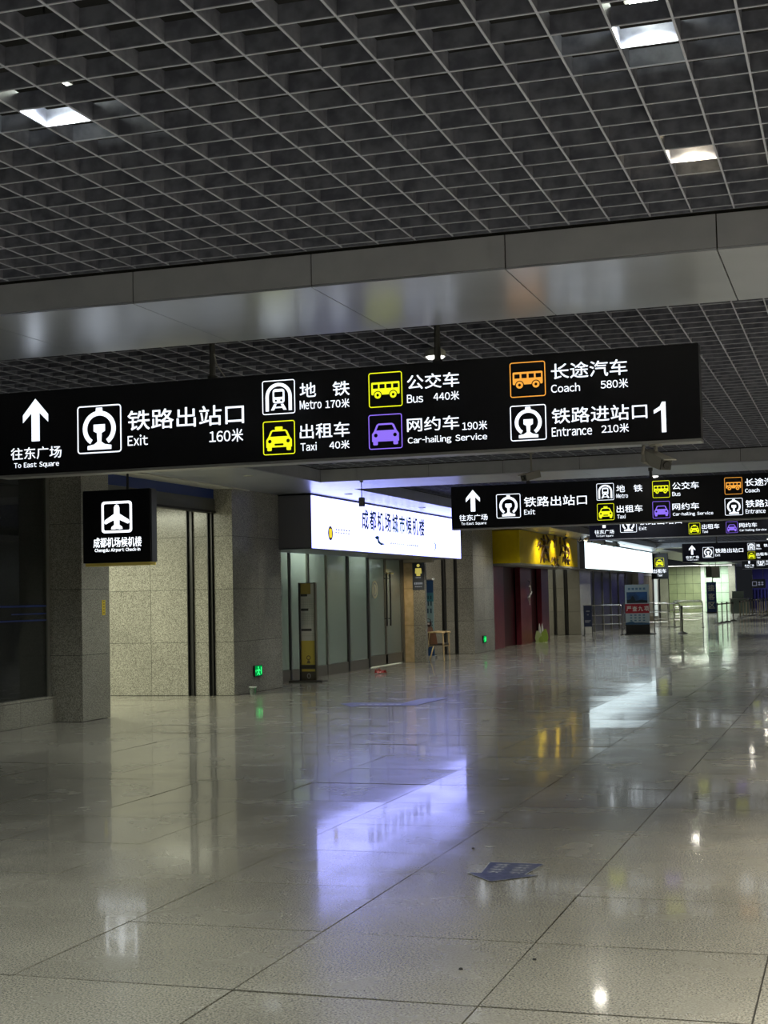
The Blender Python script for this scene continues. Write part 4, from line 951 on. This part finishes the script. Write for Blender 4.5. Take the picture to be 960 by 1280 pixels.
for i, (x, y) in enumerate(far_row):
    stanchion(x, y, 'bronze stanchion number %s of the far receding row' % ('one', 'two', 'three', 'four', 'five', 'six', 'seven', 'eight', 'nine', 'ten', 'eleven', 'twelve')[i], far_row[i+1] if i < 11 else None, mat=tan)
    if i < 8: stanchion(x+1.0, y+1.0, 'bronze stanchion of the parallel far row, place %s' % ('one', 'two', 'three', 'four', 'five', 'six', 'seven', 'eight')[i], mat=tan)

r = empty('standee', (-7.91, 55.4, 0)); tag(r, 'tall pale blue standee with a red band and black foot, between the barriers', 'standee')
B().cbox(-8.52, -7.28, 55.25, 55.6, 0, .035, .008).build('base', M_blackm, r)
B().box(-8.37, -7.47, 55.40, 55.46, .035, .37).build('black_foot', M_blackm, r)
B().box(-8.37, -7.47, 55.40, 55.46, .372, 1.88).build('board', principled('standee_pale_blue', (.42, .52, .60), .5), r)
pl = front(-8.37, 0, 55.399)
def rect(x0, x1, z0, z1, m, nm, d=.001): return B().flat(pl, [(x0, z0), (x1, z0), (x1, z1), (x0, z1)], d).build(nm, m, r)
pm = grainy('picture_print', (.015, .03, .06), (.03, .12, .35), 2.2, .5, detail=4)
rect(.06, .84, 1.18, 1.60, pm, 'picture')
B().flat(pl, [(.06, 1.18), (.84, 1.18), (.84, 1.27), (.6, 1.31), (.4, 1.26), (.33, 1.42), (.27, 1.46), (.22, 1.33), (.06, 1.30)], .002).build('picture_skyline', principled('skyline_dark', (.01, .02, .03), .6), r)
rect(.0, .90, .80, 1.15, principled('band_red', (.36, .012, .03), .5), 'red_band', .002)
for i, ch in enumerate('严查九项'): B().text(pl, ch, .05+i*.22, .22+i*.22, .88, 1.06, .003, .004).build('lettering', principled('band_white', (.75, .72, .70), .5), r)
q = B()
for zz in (.50, .60, .70):
    for k in range(4): q.flat(pl, [(.17+k*.16, zz), (.25+k*.16, zz), (.25+k*.16, zz+.05), (.17+k*.16, zz+.05)], .002)
for k in range(5): q.flat(pl, [(.12+k*.14, 1.68), (.21+k*.14, 1.68), (.21+k*.14, 1.76), (.12+k*.14, 1.76)], .002)
q.build('small_lettering', principled('standee_ink', (.10, .20, .32), .5), r)
B().flat(pl, [(0, .372), (.9, .372), (.9, .42), (.6, .45), (.35, .44), (.25, .50), (.0, .44)], .002).build('wave_print', principled('standee_wave', (.05, .14, .28), .5), r)

r = empty('placard_stand', (-9.55, 53.6, 0)); tag(r, 'small navy placard on thin legs before the left barrier', 'placard')
B().box(-9.62, -9.32, 53.5, 53.52, .36, 1.14).build('board', principled('placard_navy', (.025, .04, .11), .5), r)
for x in (-9.62, -9.33): B().tube([(x, 53.53, 0), (x, 53.53, 1.16)], .012, 8).build('leg', M_dsteel, r)
q = B(); pl2 = front(-9.62, .36, 53.499)
for z_, a, b_ in ((.55, .09, .22), (.42, .12, .18), (.2, .04, .25), (.15, .04, .2)): q.flat(pl2, [(a, z_), (b_, z_), (b_, z_+.04), (a, z_+.04)])
q.build('small_lettering', principled('placard_print', (.3, .33, .42), .5), r)

# ================================================================== FAR END
tag(B().box(-10.45, -10.40, 58.0, 71.4, 0, 2.5).build('window_3', glass('far_dark_glass', (.12, .14, .14), (.10, .11, .105), .45, .22)), kind='structure')
for k in range(7):
    B().box(-10.40, -10.36, 58.0+2.2*k, 58.08+2.2*k, 0, 2.5).build('mullion', fr_m, bpy.data.objects['window_3'])
tag(B().box(-11.2, -10.9, 58.0, 71.4, 0, ZB).build('wall_shop_far', M_granite), kind='structure')
wl = B().box(-10.6, -10.42, 73.2, 82.0, 0, ZB).build('wall_left_far', M_core); tag(wl, kind='structure')
dbr = principled('brown_door', (.20, .17, .12), .45)
for k in range(4):
    p = B().box(-10.42, -10.38, 73.25+k*1.9, 75.1+k*1.9, .02, 2.4).build('door_panel', dbr, wl); B().tube([(-10.36, 74.9+k*1.9, .9), (-10.36, 74.9+k*1.9, 1.3)], .02, 8).build('door_handle', M_steel, p)
B().box(-10.42, -10.38, 73.25, 81.9, 2.42, ZB-.02).build('over_panel', M_fascia, wl)
ls = empty('light_column', (-10.2, 78.6, 0)); tag(ls, 'slim pale upright light strip right of the taxi box sign', 'light')
B().box(-10.30, -10.10, 78.45, 78.75, 0, ZB).build('casing', principled('strip_case', (.5, .52, .5), .4), ls); B().box(-10.28, -10.12, 78.44, 78.449, .3, 3.3).build('strip', emit('strip_glow', (.85, .95, .9), .7), ls)
olive = grainy('olive_panel', (.22, .25, .145), (.27, .30, .175), 2, .4, detail=3); mint = grainy('mint_panel', (.50, .66, .50), (.58, .74, .58), 2, .4, detail=3)
wf = B().box(-18, -9.1, 112.3, 112.5, 0, ZB).build('wall_far', M_core); tag(wf, kind='structure')
for i in range(7):
    for j in range(5):
        x0 = -13.6+i*.6 if i < 4 else -10.9+(i-4)*.6
        B().box(x0+.01, x0+.59, 112.26, 112.3, j*.71+.01, min(j*.71+.70, ZB)).build('panel', olive if i < 4 else mint, wf)
B().box(-11.19, -10.91, 112.2, 112.3, 0, ZB).build('white_pilaster', principled('pale_pilaster', (.80, .84, .78), .4), wf)
tag(B().box(-18, -13.65, 112.2, 112.3, 0, ZB).build('wall_far_left', M_granite), kind='structure')
column(-9.1, -8.6, 111.6, 112.5, 'far beige column at the right edge of the green panels')
tag(B().box(-8.3, X_WALL_R, Y_END-.4, Y_END-.1, 0, ZV).build('wall_far_right', principled('navy_wall', (.045, .045, .17), .5)), kind='structure')
rb = B()
for k in range(40): rb.box(-8.2+k*.27, -8.12+k*.27, Y_END-.5, Y_END-.4, 0, 1.6)
tag(rb.build('trim_3', principled('navy_rib', (.03, .03, .10), .5)), kind='structure')
for (x, y, p, c, lb) in ((-12.2, 109.5, 170, (.9, 1, .76), 'tube light over the olive wall panels'), (-9.9, 110.4, 210, (.9, 1, .9), 'tube light over the mint wall panels'), (-3.0, 122.2, 520, (.6, .6, 1), 'added tube light before the navy end wall')):  # the blue-tinted one is added to brighten the navy wall
    tube_light(x, y, ZB-.02 if x < -8.4 else ZB, p, c, lb, 2.4, rods=x < -11)
r = empty('upright_banner', (-9.9, 106.6, 0)); tag(r, 'far blue upright banner with three white characters before the mint panels', 'banner')
B().cbox(-10.30, -9.55, 106.4, 106.9, 0, .05, .01).build('base', M_dsteel, r); B().box(-10.27, -9.58, 106.6, 106.66, .05, 2.2).build('sheet', principled('banner_blue', (.07, .12, .40), .5), r)
for i, ch in enumerate('接客区'): B().text(front(-9.925, 0, 106.599), ch, -.22, .22, 1.55-i*.62, 2.0-i*.62, .002, .012).build('lettering', principled('banner_white', (.92, .93, .95), .5), r)
r = empty('wall_speaker_box', (-9.55, 104.0, 2.45)); tag(r, 'grey double box hanging above the far blue banner', 'box')
B().cbox(-10.02, -9.62, 104, 104.4, 2.5, 3.27, .01).build('dark_box', principled('box_dark', (.10, .11, .08), .5), r); B().cbox(-9.61, -9.08, 104, 104.4, 2.46, 3.25, .01).build('light_box', principled('box_light', (.46, .44, .38), .45), r)
for x in (-9.8, -9.35): B().tube([(x, 104.2, 3.26), (x, 104.2, ZB)], .02, 8).build('hanger', M_dsteel, r)
B().tube([(-9.6, 104.2, 2.46), (-9.6, 104.2, 2.1)], .03, 8).build('mount', M_dsteel, r)
r = empty('small_sign', (-6.25, 100, 1.68)); tag(r, 'small dim black sign before the far navy wall', 'sign')
B().cbox(-6.72, -5.76, 100, 100.1, 1.68, 2.28, .01).build('case', M_black, r)
for x in (-6.6, -5.9): B().tube([(x, 100.05, 2.28), (x, 100.05, ZV)], .02, 8).build('hanger', M_steel, r)
q = B(); pl = front(-6.72, 1.68, 100); frame_ring(q, sub(pl, .10, .40, .15, .45), .12, .004)
for a in (.48, .68): q.flat(pl, [(a, .2), (a+.15, .2), (a+.15, .25), (a, .25)], .004); q.flat(pl, [(a, .35), (a+.15, .35), (a+.15, .40), (a, .40)], .004); q.flat(pl, [(a+.05, .18), (a+.10, .18), (a+.10, .43), (a+.05, .43)], .004)
q.build('dim_marks', emit('dim_text', (.7, .75, 1), .22), r)
r = empty('service_counter', (-8.0, 104, 0)); tag(r, 'far grey-green service counter between the mint panels and the bronze posts', 'counter')
B().cbox(-8.4, -7.2, 104, 104.8, 0, .95, .02).build('body', principled('counter_green', (.22, .28, .24), .5), r); B().cbox(-8.45, -7.15, 103.95, 104.85, .96, 1.0, .008).build('top', M_steel, r); B().box(-8.3, -7.5, 104.3, 104.34, 1.0, 1.5).build('screen', principled('counter_screen', (.35, .45, .42), .4), r)
